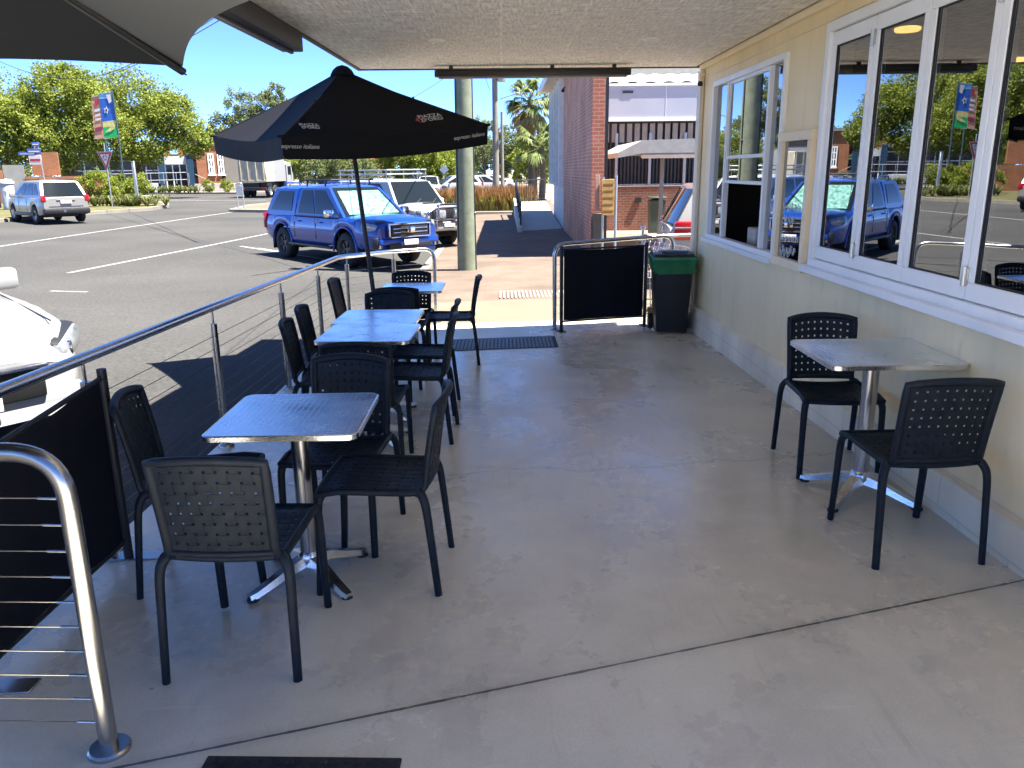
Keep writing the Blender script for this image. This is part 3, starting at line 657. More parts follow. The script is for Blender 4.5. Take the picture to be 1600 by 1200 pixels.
# ------------------------------------------------------------------ awning over the terrace
XL0, XL1 = -1.62, -1.515   # street edge, near / far
YF = 9.2; YN = 1.55
aw = thing('awning', 'flat terrace awning with pale patterned ceiling panels and dark edge flashing', 'awning', (0, 3, CZ))
def awx(y): return XL0 + (XL1 - XL0) * (y - 5) / 4.2
b = MB(); q = [(awx(YN), YN), (W - .036, YN), (W - .036, YF + .09), (awx(YF), YF)]
b.add([(x, y, CZ) for x, y in q] + [(x, y, CZ + .03) for x, y in q], [(3, 2, 1, 0), (4, 5, 6, 7), (0, 1, 5, 4), (1, 2, 6, 5), (2, 3, 7, 6), (3, 0, 4, 7)])
def apart(mb, name, m, **k): mb.v = [tuple(V(p) - aw.location) for p in mb.v]; return mb.build(name, m, aw, **k)
apart(b, 'ceiling_panel', M_ceil, smooth=False)
b = MB(); q = [(awx(YN) - .03, YN), (W, YN), (W + .5, YF + .14), (awx(YF) - .03, YF + .05)]
b.add([(x, y, CZ + .034) for x, y in q] + [(x, y, CZ + .22) for x, y in q], [(3, 2, 1, 0), (4, 5, 6, 7), (0, 1, 5, 4), (1, 2, 6, 5), (2, 3, 7, 6), (3, 0, 4, 7)])
apart(b, 'roof', mat('awning_roof_sheet', (.5, .47, .42), .6), smooth=False)
b = MB()
def edge(b, p, q, wd, z0, z1):
    p, q = V((*p, 0)), V((*q, 0)); t = (q - p).normalized(); n = V((-t.y, t.x, 0)) * wd
    b.add([V((a.x, a.y, z)) for z in (z0, z1) for a in (p, q, q + n, p + n)], [(3, 2, 1, 0), (4, 5, 6, 7), (0, 1, 5, 4), (1, 2, 6, 5), (2, 3, 7, 6), (3, 0, 4, 7)])
edge(b, (awx(YN) - .003, YN), (awx(YF) - .003, YF + .003), .03, CZ - .018, CZ + .033)
edge(b, (awx(YF) - .003, YF + .004), (W + .3, YF + .096), .03, CZ - .012, CZ + .033)
apart(b, 'edge_flashing', mat('dark_bronze_flashing', (.07, .06, .055), .45, .2), smooth=False)
for uu, vv in ((682, 62), (1018, 60)):
    p = atz(uu, vv, CZ); b = MB(); b.lathe([(0, -.012), (.045, -.012), (.05, -.022), (.075, -.014), (.08, -.001)], (p.x, p.y, CZ), 24)
    apart(b, 'downlight', mat('white_lamp_rim', (.92, .9, .86), .4))
# rolled-up blind cassettes under the two open edges
def cassette(name, label, a, c, sec):
    a, c = V(a), V(c); t = thing('blind_cassette', label, 'rolled blind', (a + c) / 2, 0, 'rolled blinds under the awning edge')
    d = (c - a); L = d.length; ang = math.atan2(d.y, d.x); t.rotation_euler = (0, 0, ang)
    b = MB(); b.box((0, 0, 0), (L, sec[0], sec[1]), None, .012, seg=2); b.build('housing', mat('dark_bronze_housing', (.030, .027, .026), .42, .2, .1, 4), t)
    for s in (-1, 1): b = MB(); b.box((s * (L / 2 + .004), 0, 0), (.008, sec[0] * .94, sec[1] * .94), None, .002); b.build('end_cap', M_black, t)
    b = MB(); b.box((0, 0, -sec[1] / 2 - .008), (L - .06, .03, .018), None, .004); b.build('bottom_rail', M_steel_d, t)
    for s in (-.42, .1, .42): b = MB(); b.box((s * L, .0, sec[1] / 2 + .02), (.04, .03, .05), None, .003); b.build('bracket', M_black, t)
    return t
cassette('blind_cassette', 'long dark rolled up blind box under the far awning edge above the bin screen', (-.70, 9.02, 2.615), (1.36, 9.02, 2.615), (.11, .07))
cassette('blind_cassette', 'dark rolled up blind box outside the street edge of the awning above the umbrella', (-1.72, 3.2, 2.60), (-1.64, 6.75, 2.60), (.17, .13))
# small black camera on the building corner
sc_ = thing('security_camera', 'small black security camera on the far corner of the cream wall', 'camera', (W - .05, 8.86, 2.52))
b = MB(); b.lathe([(.0, -.03), (.02, -.027), (.027, -.012), (.028, .006), (.02, .02)], (-.02, .05, -.04), 16); b.build('dome', M_black, sc_)
b = MB(); b.tube([(.03, .05, .05), (-.02, .05, .04), (-.02, .05, -.03)], .012, 8); b.build('bracket', M_cream, sc_)
# ------------------------------------------------------------------ woven chairs
def weave(b, P, nu, nv, fill=.76, th=.0042, amp=.0016):
    """strips over and under: P(s, t) -> (point, normal)"""
    def ribbon(along_u, k, n_along, n_cross):
        c = (k + .5) / n_cross; h = fill / n_cross / 2; rows = []
        m = n_along * 2
        for i in range(m + 1):
            a = i / m; off = amp * math.cos(PI * (i / 2 + k + (0 if along_u else 1) - .5)) if 0 < i < m else 0
            row = []
            for cc in (c - h, c + h):
                s, t = (a, cc) if along_u else (cc, a)
                p, n = P(s, t); row.append((p + n * (off + th / 2), p + n * (off - th / 2)))
            rows.append((row[0][0], row[1][0], row[1][1], row[0][1]))
        vs = [p for r in rows for p in r]; fs = []
        for i in range(m):
            for j in range(4):
                q = (4 * i + j, 4 * i + (j + 1) % 4, 4 * i + 4 + (j + 1) % 4, 4 * i + 4 + j); fs.append(q if along_u else q[::-1])
        b.add(vs, fs)
    for k in range(nv): ribbon(True, k, nu, nv)
    for k in range(nu): ribbon(False, k, nv, nu)

def chair_back(s, t):
    """s across (-1..1 from 0..1), t up"""
    q = 2 * s - 1; w = .178 + .010 * t
    y = -.205 - .040 * t - .015 * t * t - .032 * (1 - q * q) * (.45 + .55 * t)
    z = .475 + .338 * t + .020 * (1 - q * q) * t
    return V((q * w, y, z))
def chair_seat(s, t):
    q = 2 * s - 1; w = .200 + .008 * t
    z = .452 - .012 * (1 - q * q) * (1 - t * .6) + (.010 * t if t < .8 else .008 - .06 * (t - .8) ** 1.0) + .02 * max(0, .12 - t)
    return V((q * w, -.175 + .405 * t + .012 * (1 - q * q) * t, z))
def nrm(fn):
    def g(s, t):
        e = 1e-3; p = fn(s, t); a = fn(s + e, t) - fn(s - e, t); c = fn(s, t + e) - fn(s, t - e); n = a.cross(c).normalized(); return p, n
    return g
def make_chair(label, grp):
    t = thing('cafe_chair', label, 'chair', (0, 0, 0), 0, grp)
    b = MB(); weave(b, nrm(chair_seat), 9, 9); b.build('seat', M_chair, t, ang=60)
    b = MB(); weave(b, nrm(chair_back), 10, 9, .745); b.build('backrest', M_chair, t, ang=60)
    b = MB()
    rail = [chair_back(0, k / 10) for k in range(11)]; rail2 = [chair_back(1, 1 - k / 10) for k in range(11)]
    top = [chair_back(k / 12, 1.0) for k in range(13)]
    loop = [V((-.185, -.185, .452))] + rail[:-1] + top + rail2[1:] + [V((.185, -.185, .452))]
    b.tube(loop, .0150, 8, flat=1.25)
    b.tube([chair_back(k / 12, 0.0) for k in range(13)], .0135, 8)
    b.build('back_frame', M_chair, t, ang=60)
    b = MB()
    for s in (0, 1): b.tube([chair_seat(s, k / 10) for k in range(11)], .0150, 8)
    b.tube([chair_seat(k / 12, 1.0) for k in range(13)], .0150, 8); b.tube([chair_seat(k / 12, 0.0) + V((0, 0, -.005)) for k in range(13)], .0150, 8)
    b.build('seat_frame', M_chair, t, ang=60)
    for s in (-1, 1):
        b = MB(); pts = bez([(s * .196, -.180, .455), (s * .208, -.196, .442), (s * .222, -.212, .395), (s * .226, -.228, .25), (s * .230, -.252, .0)], 5)
        n = len(pts); b.tube(pts, [.0185 - .0045 * k / (n - 1) for k in range(n)], 8, flat=1.15); b.build('leg', M_chair, t, ang=60)
        b = MB(); pts = bez([(s * .196, .215, .445), (s * .204, .226, .425), (s * .208, .232, .38), (s * .210, .240, .2), (s * .212, .252, .0)], 5)
        n = len(pts); b.tube(pts, [.0185 - .0040 * k / (n - 1) for k in range(n)], 8, flat=1.15); b.build('leg', M_chair, t, ang=60)
    return t
GCH = 'dark woven cafe chairs at the terrace tables'
def face(dx, dy): return math.atan2(dy, dx) - PI / 2
chairs = [
    ((-.955, 2.66), face(.03, 1), 'dark woven chair with its back to the viewer, at the nearest railing table'),
    ((-1.345, 3.30), face(1, .16), 'dark woven chair squeezed between the black screen and the nearest railing table'),
    ((-.530, 3.21), face(-1, .05), 'dark woven chair side on, on the open floor side of the nearest railing table'),
    ((-.800, 3.62), face(-.10, -1), 'dark woven chair facing the viewer behind the nearest railing table'),
    ((-.830, 4.60), face(.02, 1), 'dark woven chair, back to the viewer, at the near end of the joined tables'),
    ((-1.170, 5.18), face(1, .10), 'dark woven chair on the railing side of the joined tables, the nearer of two'),
    ((-1.235, 5.84), face(1, .06), 'dark woven chair on the railing side of the joined tables, the farther of two'),
    ((-.610, 5.24), face(-1, .03), 'dark woven chair, nearer of two side on at the open side of the joined tables'),
    ((-.635, 5.93), face(-1, .02), 'dark woven chair, farther of two side on at the open side of the joined tables'),
    ((-.960, 6.30), face(-.02, -1), 'dark woven chair at the far end of the joined tables, beside the umbrella pole'),
    ((-.950, 7.22), face(.02, 1), 'dark woven chair at the near side of the farthest table, back to the joined tables'),
    ((-1.400, 7.74), face(1, -.05), 'dark woven chair by the railing corner at the farthest railing table'),
    ((-.520, 7.66), face(-1, -.06), 'dark woven chair side on beside the black entry mat at the farthest railing table'),
    ((-.960, 7.98), face(0, -1), 'dark woven chair facing the viewer behind the farthest railing table'),
    ((1.860, 4.38), face(-.08, -1), 'dark woven chair facing the viewer at the far side of the wall table'),
    ((1.790, 3.32), face(-.02, 1), 'dark woven chair with its back to the viewer, at the table by the wall'),
]
ch0 = None
for (x, y), rz, lab in chairs:
    if ch0 is None: ch0 = make_chair(lab, GCH); ch0.location = (x, y, fl(x, y)); ch0.rotation_euler = (0, 0, rz)
    else: dup(ch0, (x, y, fl(x, y)), rz, lab)

# ------------------------------------------------------------------ pedestal tables
def rrect(hx, hy, r, n=5):
    out = []
    for sx, sy, a0 in ((1, 1, 0), (-1, 1, 90), (-1, -1, 180), (1, -1, 270)):
        for k in range(n + 1):
            a = math.radians(a0 + 90 * k / n); out.append((sx * (hx - r) + r * math.cos(a), sy * (hy - r) + r * math.sin(a)))
    return out
def make_table(label, grp, hx=.30, hy=.30):
    t = thing('cafe_table', label, 'table', (0, 0, 0), 0, grp); H = .755
    b = MB(); b.prism(rrect(hx - .006, hy - .006, .04), .006, Matrix.Translation((0, 0, H - .006))); b.build('tabletop', M_top, t, ang=30)
    b = MB(); o = rrect(hx, hy, .045); i = rrect(hx - .0062, hy - .0062, .0405); n = len(o)
    ring = [[(p[0], p[1], z) for p in q] for q, z in ((i, H - .024), (o, H - .022), (o, H - .003), (i, H + .0005))]
    vs = [p for r in ring for p in r]; fs = [(k * n + j, k * n + (j + 1) % n, ((k + 1) % 4) * n + (j + 1) % n, ((k + 1) % 4) * n + j) for k in range(4) for j in range(n)]
    b.add(vs, fs); b.build('edge_band', M_alu, t, ang=30)
    b = MB(); b.prism(rrect(hx - .0065, hy - .0065, .04), .012, Matrix.Translation((0, 0, H - .0225))); b.box((0, 0, H - .03), (.24, .24, .014), None, .004); b.build('underside', M_black, t)
    b = MB(); b.lathe([(.037, .10), (.036, .12), (.036, H - .034), (.06, H - .033)], n=28); b.build('column', M_steel, t)
    b = MB(); b.lathe([(.02, .075), (.045, .08), (.052, .10), (.045, .125), (.038, .135)], n=24)
    for k in range(4):
        a = PI / 4 + k * PI / 2; d = V((math.cos(a), math.sin(a), 0)); s = V((-d.y, d.x, 0))
        prof = [(.03, .118, .034, .044), (.10, .100, .030, .036), (.19, .064, .026, .028), (.262, .040, .024, .024), (.292, .034, .019, .018)]
        vs = []
        for r, z, w_, h_ in prof: vs += [d * r + s * w_ * .72 + V((0, 0, z)), d * r - s * w_ * .72 + V((0, 0, z)), d * r - s * w_ + V((0, 0, z - h_)), d * r + s * w_ + V((0, 0, z - h_))]
        fs = [(4 * i_ + j, 4 * i_ + (j + 1) % 4, 4 * i_ + 4 + (j + 1) % 4, 4 * i_ + 4 + j) for i_ in range(4) for j in range(4)] + [(0, 3, 2, 1), (16, 17, 18, 19)]
        b.add(vs, [f[::-1] for f in fs])
    b.build('base', M_alu, t, ang=35)
    for k in range(4):
        a = PI / 4 + k * PI / 2; b = MB(); b.lathe([(.024, 0), (.026, .006), (.022, .018), (.010, .024)], (.275 * math.cos(a), .275 * math.sin(a), 0), 16); b.build('foot', M_rubber, t)
    return t
GT = 'square steel topped cafe tables'
tb = make_table('square steel table nearest the viewer beside the railing, four chairs round it', GT); tb.location = (-.868, 3.17, fl(-.868, 3.17)); tb.rotation_euler = (0, 0, .005)
dup(tb, (-.885, 5.12, fl(-.885, 5.12)), -.03, 'square steel table, nearer one of the two pushed together by the railing')
dup(tb, (-.925, 5.80, fl(-.925, 5.80)), -.02, 'square steel table, farther one of the two pushed together by the railing')
dup(tb, (-.885, 7.64, fl(-.885, 7.64)), 0, 'square steel table farthest down the railing, mostly behind chairs')
dup(tb, (1.835, 3.86, fl(1.835, 3.86) + .012), -.01, 'square steel table standing against the cream wall between two chairs', (1.08, 1.02, 1.02))

# ------------------------------------------------------------------ stainless cable railings
def post_mb(x, y, z0, h, flat_cap=True):
    b = MB(); b.tube([(x, y, z0), (x, y, z0 + h)], .0245, 18); return b
RX_ = -1.90
rail = thing('cable_railing', 'long stainless cable railing along the street edge of the terrace', 'railing', (RX_, 5, fl(RX_, 5)))
def rpart(mb, name, m, par=rail, **k):
    if par is rail: mb.v = [tuple(V(p) - rail.location) for p in mb.v]
    else: mb.v = [tuple(V(p) - rail.location) for p in mb.v]
    return mb.build(name, m, par, **k)
def rz_(x, y, h): return fl(x, y) + h
YB = 9.72; XE = -.885
path = [(RX_ - .03, 1.4), (RX_ - .02, 4), (RX_, 9.25), (RX_ + .55, YB + .18), (XE, 10.16)]
hp = fillet([(x, y, rz_(x, y, .945)) for x, y in path] + [(XE, 10.165, rz_(XE, 10.165, 0))], .16, 7)
b = MB(); b.tube(hp, .026, 18); b.lathe([(.062, 0), (.062, .008), (.03, .016)], (XE, 10.165, fl(XE, 10.165)), 22); rpart(b, 'handrail', M_rail)
plist = [(RX_, 1.75), (RX_, 3.50), (RX_, 5.13), (RX_, 6.76), (RX_, 8.15), (RX_ + .05, 9.42), (-1.37, 9.93)]
for x, y in plist:
    z0 = fl(x, y); b = post_mb(x, y, z0, .845); b.tube([(x, y, z0 + .845), (x, y, z0 + .925)], .008, 10)
    po = rpart(b, 'post', M_steel)
    b = MB(); b.lathe([(.052, 0), (.052, .01), (.044, .02), (.03, .024)], (x, y, z0), 22); b.v = [tuple(V(p) - rail.location) for p in b.v]; b.build('flange', M_steel, po)
for k in range(9):
    h = .10 + k * .083; b = MB()
    pts = [(RX_, 1.45), (RX_, 9.3), (RX_ + .08, 9.45), (-1.37, 9.93), (XE, 10.16)]
    b.tube([(x, y, rz_(x, y, h)) for x, y in pts], .0021, 6); rpart(b, 'cable', M_steel_d)
# near return with its rounded end
nr = thing('cable_railing', 'stainless railing end nearest the viewer with a rounded corner post', 'railing', (-1.225, 2.075, fl(-1.225, 2.075)))
x0, y0 = -1.225, 2.075; z0 = fl(x0, y0)
b = MB(); hp = fillet([(0, 0, 0), (0, 0, .965), (-1.35, .06, .965)], .15, 9); b.tube(hp, .0268, 20); b.build('handrail', M_steel, nr)
b = MB(); b.lathe([(.062, 0), (.062, .012), (.056, .018), (.03, .018)], n=28); b.build('flange', M_steel, nr)
for k in range(10):
    h = .10 + k * .081; b = MB(); b.tube([(0, 0, h), (-1.35, .06, h)], .0022, 6); b.tube([(-.026, 0, h), (-.085, .004, h)], .0042, 8); b.build('cable', M_steel, nr)
b = MB(); b.tube([(-1.35, .06, -.02), (-1.35, .06, .96)], .026, 18); b.build('post', M_steel, nr)
# far return beside the bin
fx0, fy0, fx1, fy1 = .585, 9.30, 2.02, 9.62
fr = thing('cable_railing', 'short stainless railing loop behind the black screen and bin at the far end', 'railing', (fx0, fy0, fl(fx0, fy0)))
dz1 = fl(fx1, fy1) - fl(fx0, fy0)
b = MB(); hp = fillet([(0, 0, 0), (0, 0, 1.0), (fx1 - fx0, fy1 - fy0, 1.04 + dz1), (fx1 - fx0, fy1 - fy0, dz1)], .14, 8); b.tube(hp, .026, 18)
for p in (V((0, 0, 0)), V((fx1 - fx0, fy1 - fy0, dz1))): b.lathe([(.06, 0), (.06, .01), (.03, .016)], p, 20)
b.build('handrail', M_steel, fr)
for k in range(9):
    h = .10 + k * .095; b = MB(); b.tube([(0, 0, h), (fx1 - fx0, fy1 - fy0, h + dz1)], .0022, 6); b.build('cable', M_steel_d, fr)

# ------------------------------------------------------------------ black fabric screens on posts
def screen(name, label, p, q, h0, h1, feet_dir, foot_len=.30, h1p=None):
    h1p = h1 if h1p is None else h1p
    p, q = V((*p, fl(*p))), V((*q, fl(*q))); t = thing(name, label, 'screen', p, 0, 'black fabric wind screens'); d = q - p; dn = d.normalized(); up = V((0, 0, 1))
    for e, hh in ((V((0, 0, 0)), h1p), (d, h1)):
        b = MB(); b.tube([e, e + up * (hh + .05)], .021, 14); po = b.build('post', M_black, t)
        f = V((*feet_dir, 0)).normalized() * foot_len; b = MB(); b.box(e + V((0, 0, .006)), (foot_len, .085, .009), Matrix.Rotation(math.atan2(f.y, f.x), 3, 'Z'), .003); b.build('foot', M_steel if abs(feet_dir[0]) > .5 else M_black, po)
    b = MB(); n = dn.cross(up)
    def fn(s, u):
        return d * (.028 / d.length + s * (1 - .056 / d.length)) + up * (h0 + (h1p + (h1 - h1p) * s - h0) * u) + n * (.004 * math.sin(9 * s + 2 * u) + .003 * math.sin(17 * s - 3 * u)) + up * (.006 * math.cos(PI * 2 * s) * (1 if u > .9 else 0))
    b.slab(fn, 24, 10, .003); b.build('banner', M_banner, t)
    for ha, hb__ in ((h0 - .012, h0 - .012), (h1p + .012, h1 + .012)): b = MB(); b.tube([up * ha, d + up * hb__], .011, 10); b.build('crossbar', M_black, t)
    return t
screen('wind_screen', 'black fabric screen standing inside the railing at the left edge', (-1.80, 2.42), (-1.79, 3.44), .10, .865, (1, .02), .30, .775)
screen('wind_screen', 'black fabric screen standing across the end of the terrace beside the bin', (.655, 9.16), (1.66, 9.36), .13, .935, (-.2, 1), .16)
b = MB()

# ------------------------------------------------------------------ wheelie bin
bn = thing('wheelie_bin', 'black wheelie bin with a green bag folded over its rim in the far corner', 'bin', (1.865, 8.90, fl(1.86, 8.9)), math.radians(-4)); bn.scale = (.93, .93, .93)
def taper(b, z0, hx0, hy0, z1, hx1, hy1, oy0=0, oy1=0, r=.03, capt=True):
    A = rrect(hx0, hy0, r, 3); B = rrect(hx1, hy1, r, 3); n = len(A)
    vs = [(p[0], p[1] + oy0, z0) for p in A] + [(p[0], p[1] + oy1, z1) for p in B]
    fs = [(j, (j + 1) % n, n + (j + 1) % n, n + j) for j in range(n)] + [tuple(range(n))[::-1]]
    if capt: fs.append(tuple(range(n, 2 * n)))
    b.add(vs, fs)
b = MB(); taper(b, .03, .185, .20, .90, .225, .255, .02, 0); b.build('body', M_black, bn)
b = MB(); taper(b, .90, .248, .272, .93, .248, .272); b.build('rim', M_black, bn)
M_bag = mat('green_bin_bag', (.012, .17, .06), .35, 0, .35, 9, .6, 14)
b = MB(); A = rrect(.252, .277, .035, 4); n = len(A); r3 = random.Random(3)
levels = [(.935, 1.0, .0), (.925, 1.03, 0), (.90, 1.045, 0), (.85, .99, .006), (.80, .955, .007), (.755, .925, .008), (.735, .90, .012)]
vs = []
for z, s, jz in levels:
    for p in A: vs.append((p[0] * s + r3.uniform(-.5, .5) * jz, p[1] * s + r3.uniform(-.5, .5) * jz, z + r3.uniform(-1, 1) * jz))
b.add(vs, [(i * n + (j + 1) % n, i * n + j, (i + 1) * n + j, (i + 1) * n + (j + 1) % n) for i in range(len(levels) - 1) for j in range(n)]); b.build('bag', M_bag, bn, ang=25)
b = MB(); taper(b, .938, .24, .262, .965, .225, .24); b.build('lid', M_black, bn)
b = MB(); b.box((.02, -.05, .982), (.30, .12, .03), Matrix.Rotation(.04, 3, 'Y'), .012, seg=2); b.build('lid_latch', mat('grey_plastic_latch', (.16, .17, .20), .3, 0, .1, 10), bn)
b = MB(); b.tube([(-.2, .30, .90), (.2, .30, .90)], .016, 12); b.build('handle', M_black, bn)
for s in (-1, 1):
    b = MB(); b.lathe([(.03, -.025), (.098, -.025), (.1, -.018), (.1, .018), (.098, .025), (.03, .025)], (s * .215, .20, .1), 24, Matrix.Rotation(PI / 2, 3, 'Y')); b.build('wheel', M_tyre, bn)

# ------------------------------------------------------------------ rubber mats and grates
M_mat = mat('blue_grey_plastic_mat', (.10, .13, .165), .45, 0, .2, 20)
mt = thing('entry_mat', 'blue black grid mat on the floor at the open end of the terrace', 'mat', (-.05, 8.55, fl(-.05, 8.55)))
b = MB(); r4 = random.Random(4)
def onfl(x, y, o): return V((x, y, fl(o[0] + x, o[1] + y) - fl(o[0], o[1])))
O = (-.05, 8.55)
for i in range(29):
    for j in range(7):
        x = -.58 + i * .0405; y = -.30 + j * .095 + .012 * math.sin(x * 2)
        z = fl(O[0] + x, O[1] + y) - fl(*O); b.box((x, y, z + .006), (.031, .074, .008), None, .003)
b.build('studs', M_mat, mt)
b = MB(); z = lambda x, y: fl(O[0] + x, O[1] + y) - fl(*O) + .0025
b.add([(x, y, z(x, y)) for x, y in ((-.61, -.35), (.61, -.35), (.61, .32), (-.61, .32))], [(0, 1, 2, 3)]); b.build('backing', M_rubber, mt, smooth=False)
g = thing('rubber_mat', 'black studded rubber mat cut off at the bottom edge of the picture', 'mat', (-.62, 1.79, fl(-.62, 1.79)), -.04)
b = MB(); b.box((0, 0, .005), (.58, .42, .010), None, .004)
for i in range(17):
    for j in range(12): b.lathe([(.011, .009), (.009, .015), (.0, .0155)], (-.27 + i * .0335, -.19 + j * .034, 0), 10, cap=False)
b.build('pad', M_rubber, g)
tg = thing('tactile_strip', 'worn grey tactile strip set in the sunny footpath beyond the terrace end', 'paving strip', (.55, 12.65, fl(.55, 12.65)))
b = MB()
for i in range(22):
    for j in range(3): b.box((-.62 + i * .06, -.28 + j * .28, fl(.55, 12.65 - .28 + j * .28) - fl(.55, 12.65) + .007), (.028, .25, .008), None, .003)
b.build('bars', mat('worn_tactile', (.30, .27, .235), .8, 0, .2, 10), tg)

# ------------------------------------------------------------------ black market umbrella
um = thing('market_umbrella', 'black square market umbrella with printed logo, leaning over the far terrace tables', 'umbrella', (-1.15, 7.34, fl(-1.15, 7.34)))
ux, uy, uz = um.location
def U(x, y, z): return V((x - ux, y - uy, z - uz))
apex = U(-1.42, 7.6, 2.50)
cor = [U(-2.74, 7.95, 1.965), U(-1.66, 6.30, 1.885), U(-.14, 7.32, 2.005), U(-1.22, 8.93, 2.06)]   # left, front, right, back
b = MB()
def panel(a, c, k, sag=.045):
    def fn(s, t):
        e = a.lerp(c, s); p = apex.lerp(e, t)
        p = p + V((0, 0, -sag * math.sin(PI * s) * t * (.3 + .7 * t) - .02 * math.sin(PI * t)))
        m_ = (a + c) / 2; inn = (apex - m_); inn.z = 0
        return p + inn.normalized() * (.03 * math.sin(PI * s) * t)
    return fn
pf = [panel(cor[i], cor[(i + 1) % 4], i) for i in range(4)]
for fn in pf: b.slab(fn, 14, 12, .004)
can = b.build('canopy', M_umb, um, ang=70)
b = MB()
for i, fn in enumerate(pf):
    dn = V((0, 0, -.165))
    def vf(s, t, fn=fn): 
        p = fn(s, 1.0); out = (p - U(-1.42, 7.6, p.z + uz)); out.z = 0
        return p + dn * t + out.normalized() * (.012 - .02 * t + .012 * math.sin(8 * s + i) * t)
    b.slab(vf, 20, 3, .003)
b.build('valance', M_umb, can, ang=70)
b = MB(); b.lathe([(.11, -.06), (.085, -.015), (.05, .015), (.0, .03)], apex + V((0, 0, .012)), 20); b.build('cap', M_umb, um)
hub = U(-1.40, 7.55, 1.98)
b = MB(); base = V((0, 0, 0)); b.tube([V((0, 0, .0)), V((-.10, .10, 1.0)), apex - V((0, 0, .05))], .021, 16); b.build('pole', M_black, um)
b = MB(); b.lathe([(.03, .05), (.032, .06), (.032, .62), (.026, .63)], n=18); b.lathe([(.24, 0), (.24, .035), (.20, .05), (.035, .06)], n=32); b.build('base', M_steel, um)
b = MB()
for k in range(4):
    b.tube([apex + V((0, 0, -.04)), cor[k] + V((0, 0, .0))], .010, 8)
    m_ = (apex + cor[k]) / 2; b.tube([V((apex.x * .55, apex.y * .55 + .0, 0)) * 0 + V((-.19, .44, 2.0)), m_], .009, 8)
b.build('ribs', M_black, um)
b = MB()
for k in range(4): b = MB(); b.box(cor[k], (.07, .05, .02), None, .006); b.build('corner_pocket', M_umb, um)
# printed logo near both ends of the front panel
a, c = cor[1], cor[2]; ex = (c - a).normalized(); mid_ = (a + c) / 2; ey = (apex - mid_).normalized(); nn = ex.cross(ey).normalized()
for s, t, sz, kk in ((.82, .80, .066, 0), (.09, .86, .048, 1)):
    p = pf[1](s, t) ; e = 1e-3
    dx = (pf[1](s + e, t) - pf[1](s - e, t)).normalized(); dt = (pf[1](s, t - e) - pf[1](s, t + e)).normalized()
    n_ = dx.cross(dt).normalized(); M = frame4(p + n_ * .014, dx, dt)
    text_mesh('lettering', "PIAZZA\nD'ORO", sz, M, M_text, can, offset=.001)
    M2 = frame4(p + n_ * .013, dx, dt) @ Matrix.Translation((-sz * 2.35, -sz * .35, 0))
    bb = MB(); bb.prism([(0, 0), (sz * .5, sz * .7), (sz * .62, sz * .2), (sz * .4, -sz * .5)], .001, M2); bb.prism([(sz * .45, -sz * .55), (sz * .9, -sz * .2), (sz * .95, -sz * .8)], .001, M2)
    if kk == 0: bb.build('emblem', M_textred, can, smooth=False)
    s2 = s + (.08 if kk == 0 else -.02); q = pf[1](s2, 1.0) + V((0, 0, -.085)); d2 = (pf[1](s2 + e, 1) - pf[1](s2 - e, 1)).normalized(); out = d2.cross(V((0, 0, 1))).normalized()
    text_mesh('lettering', 'espresso italiano', .046, frame4(q + out * .022, d2, (0, 0, 1)), M_text, can, shear=.25)

# ------------------------------------------------------------------ big charcoal shade parasol overhead on the left
ps = thing('shade_parasol', 'big charcoal shade parasol overhead at the top left with scalloped edges', 'parasol', (-2.2, 2.15, zroad(-2.2, 2.15)))
ox, oy, oz = ps.location
def Q(x, y, z): return V((x - ox, y - oy, z - oz))
pcx, pcy, PR = -2.225, 2.105, 1.75
ap = Q(pcx, pcy, 2.92)
cr_ = [Q(pcx + PR * math.cos(math.radians(60 + 60 * k)), pcy + PR * math.sin(math.radians(60 + 60 * k)), 2.06) for k in range(6)]
pans = []
for i in range(6):
    a, c = cr_[i], cr_[(i + 1) % 6]; b = MB()
    def fn(s, t, a=a, c=c):
        e = a.lerp(c, s); m_ = (a + c) / 2; inn = ap - m_; inn.z = 0; inn.normalize()
        e = e + inn * (.07 * math.sin(PI * s)) + V((0, 0, .03 * math.sin(PI * s)))
        return ap.lerp(e, t) + V((0, 0, -.05 * math.sin(PI * t)))
    b.slab(fn, 18, 12, .004)
    pans.append(b.build('canopy_panel', M_shade_sunlit if i == 5 else M_shade_in, ps, ang=70))
for k in range(6):
    b = MB(); p0, p1 = ap + V((0, 0, -.03)), cr_[k] + V((0, 0, -.022)); d = (p1 - p0); u_ = V((0, 0, 1)); 
    b.tube([p0, p0.lerp(p1, .5) + V((0, 0, -.035)), p1], .016, 8, flat=1.3); b.tube([p0 + V((.02, .02, -.022)), p0.lerp(p1, .5) + V((.02, .02, -.06)), p1 + V((.012, .0, -.012))], .004, 6); b.build('rib', M_black, ps)
b = MB(); b.tube([(0, 0, .02), (0, 0, 1.4), ap], .032, 16); b.build('pole', M_steel, ps)
b = MB(); b.lathe([(.3, 0), (.3, .05), (.05, .07)], n=28); b.build('base', M_black, ps)
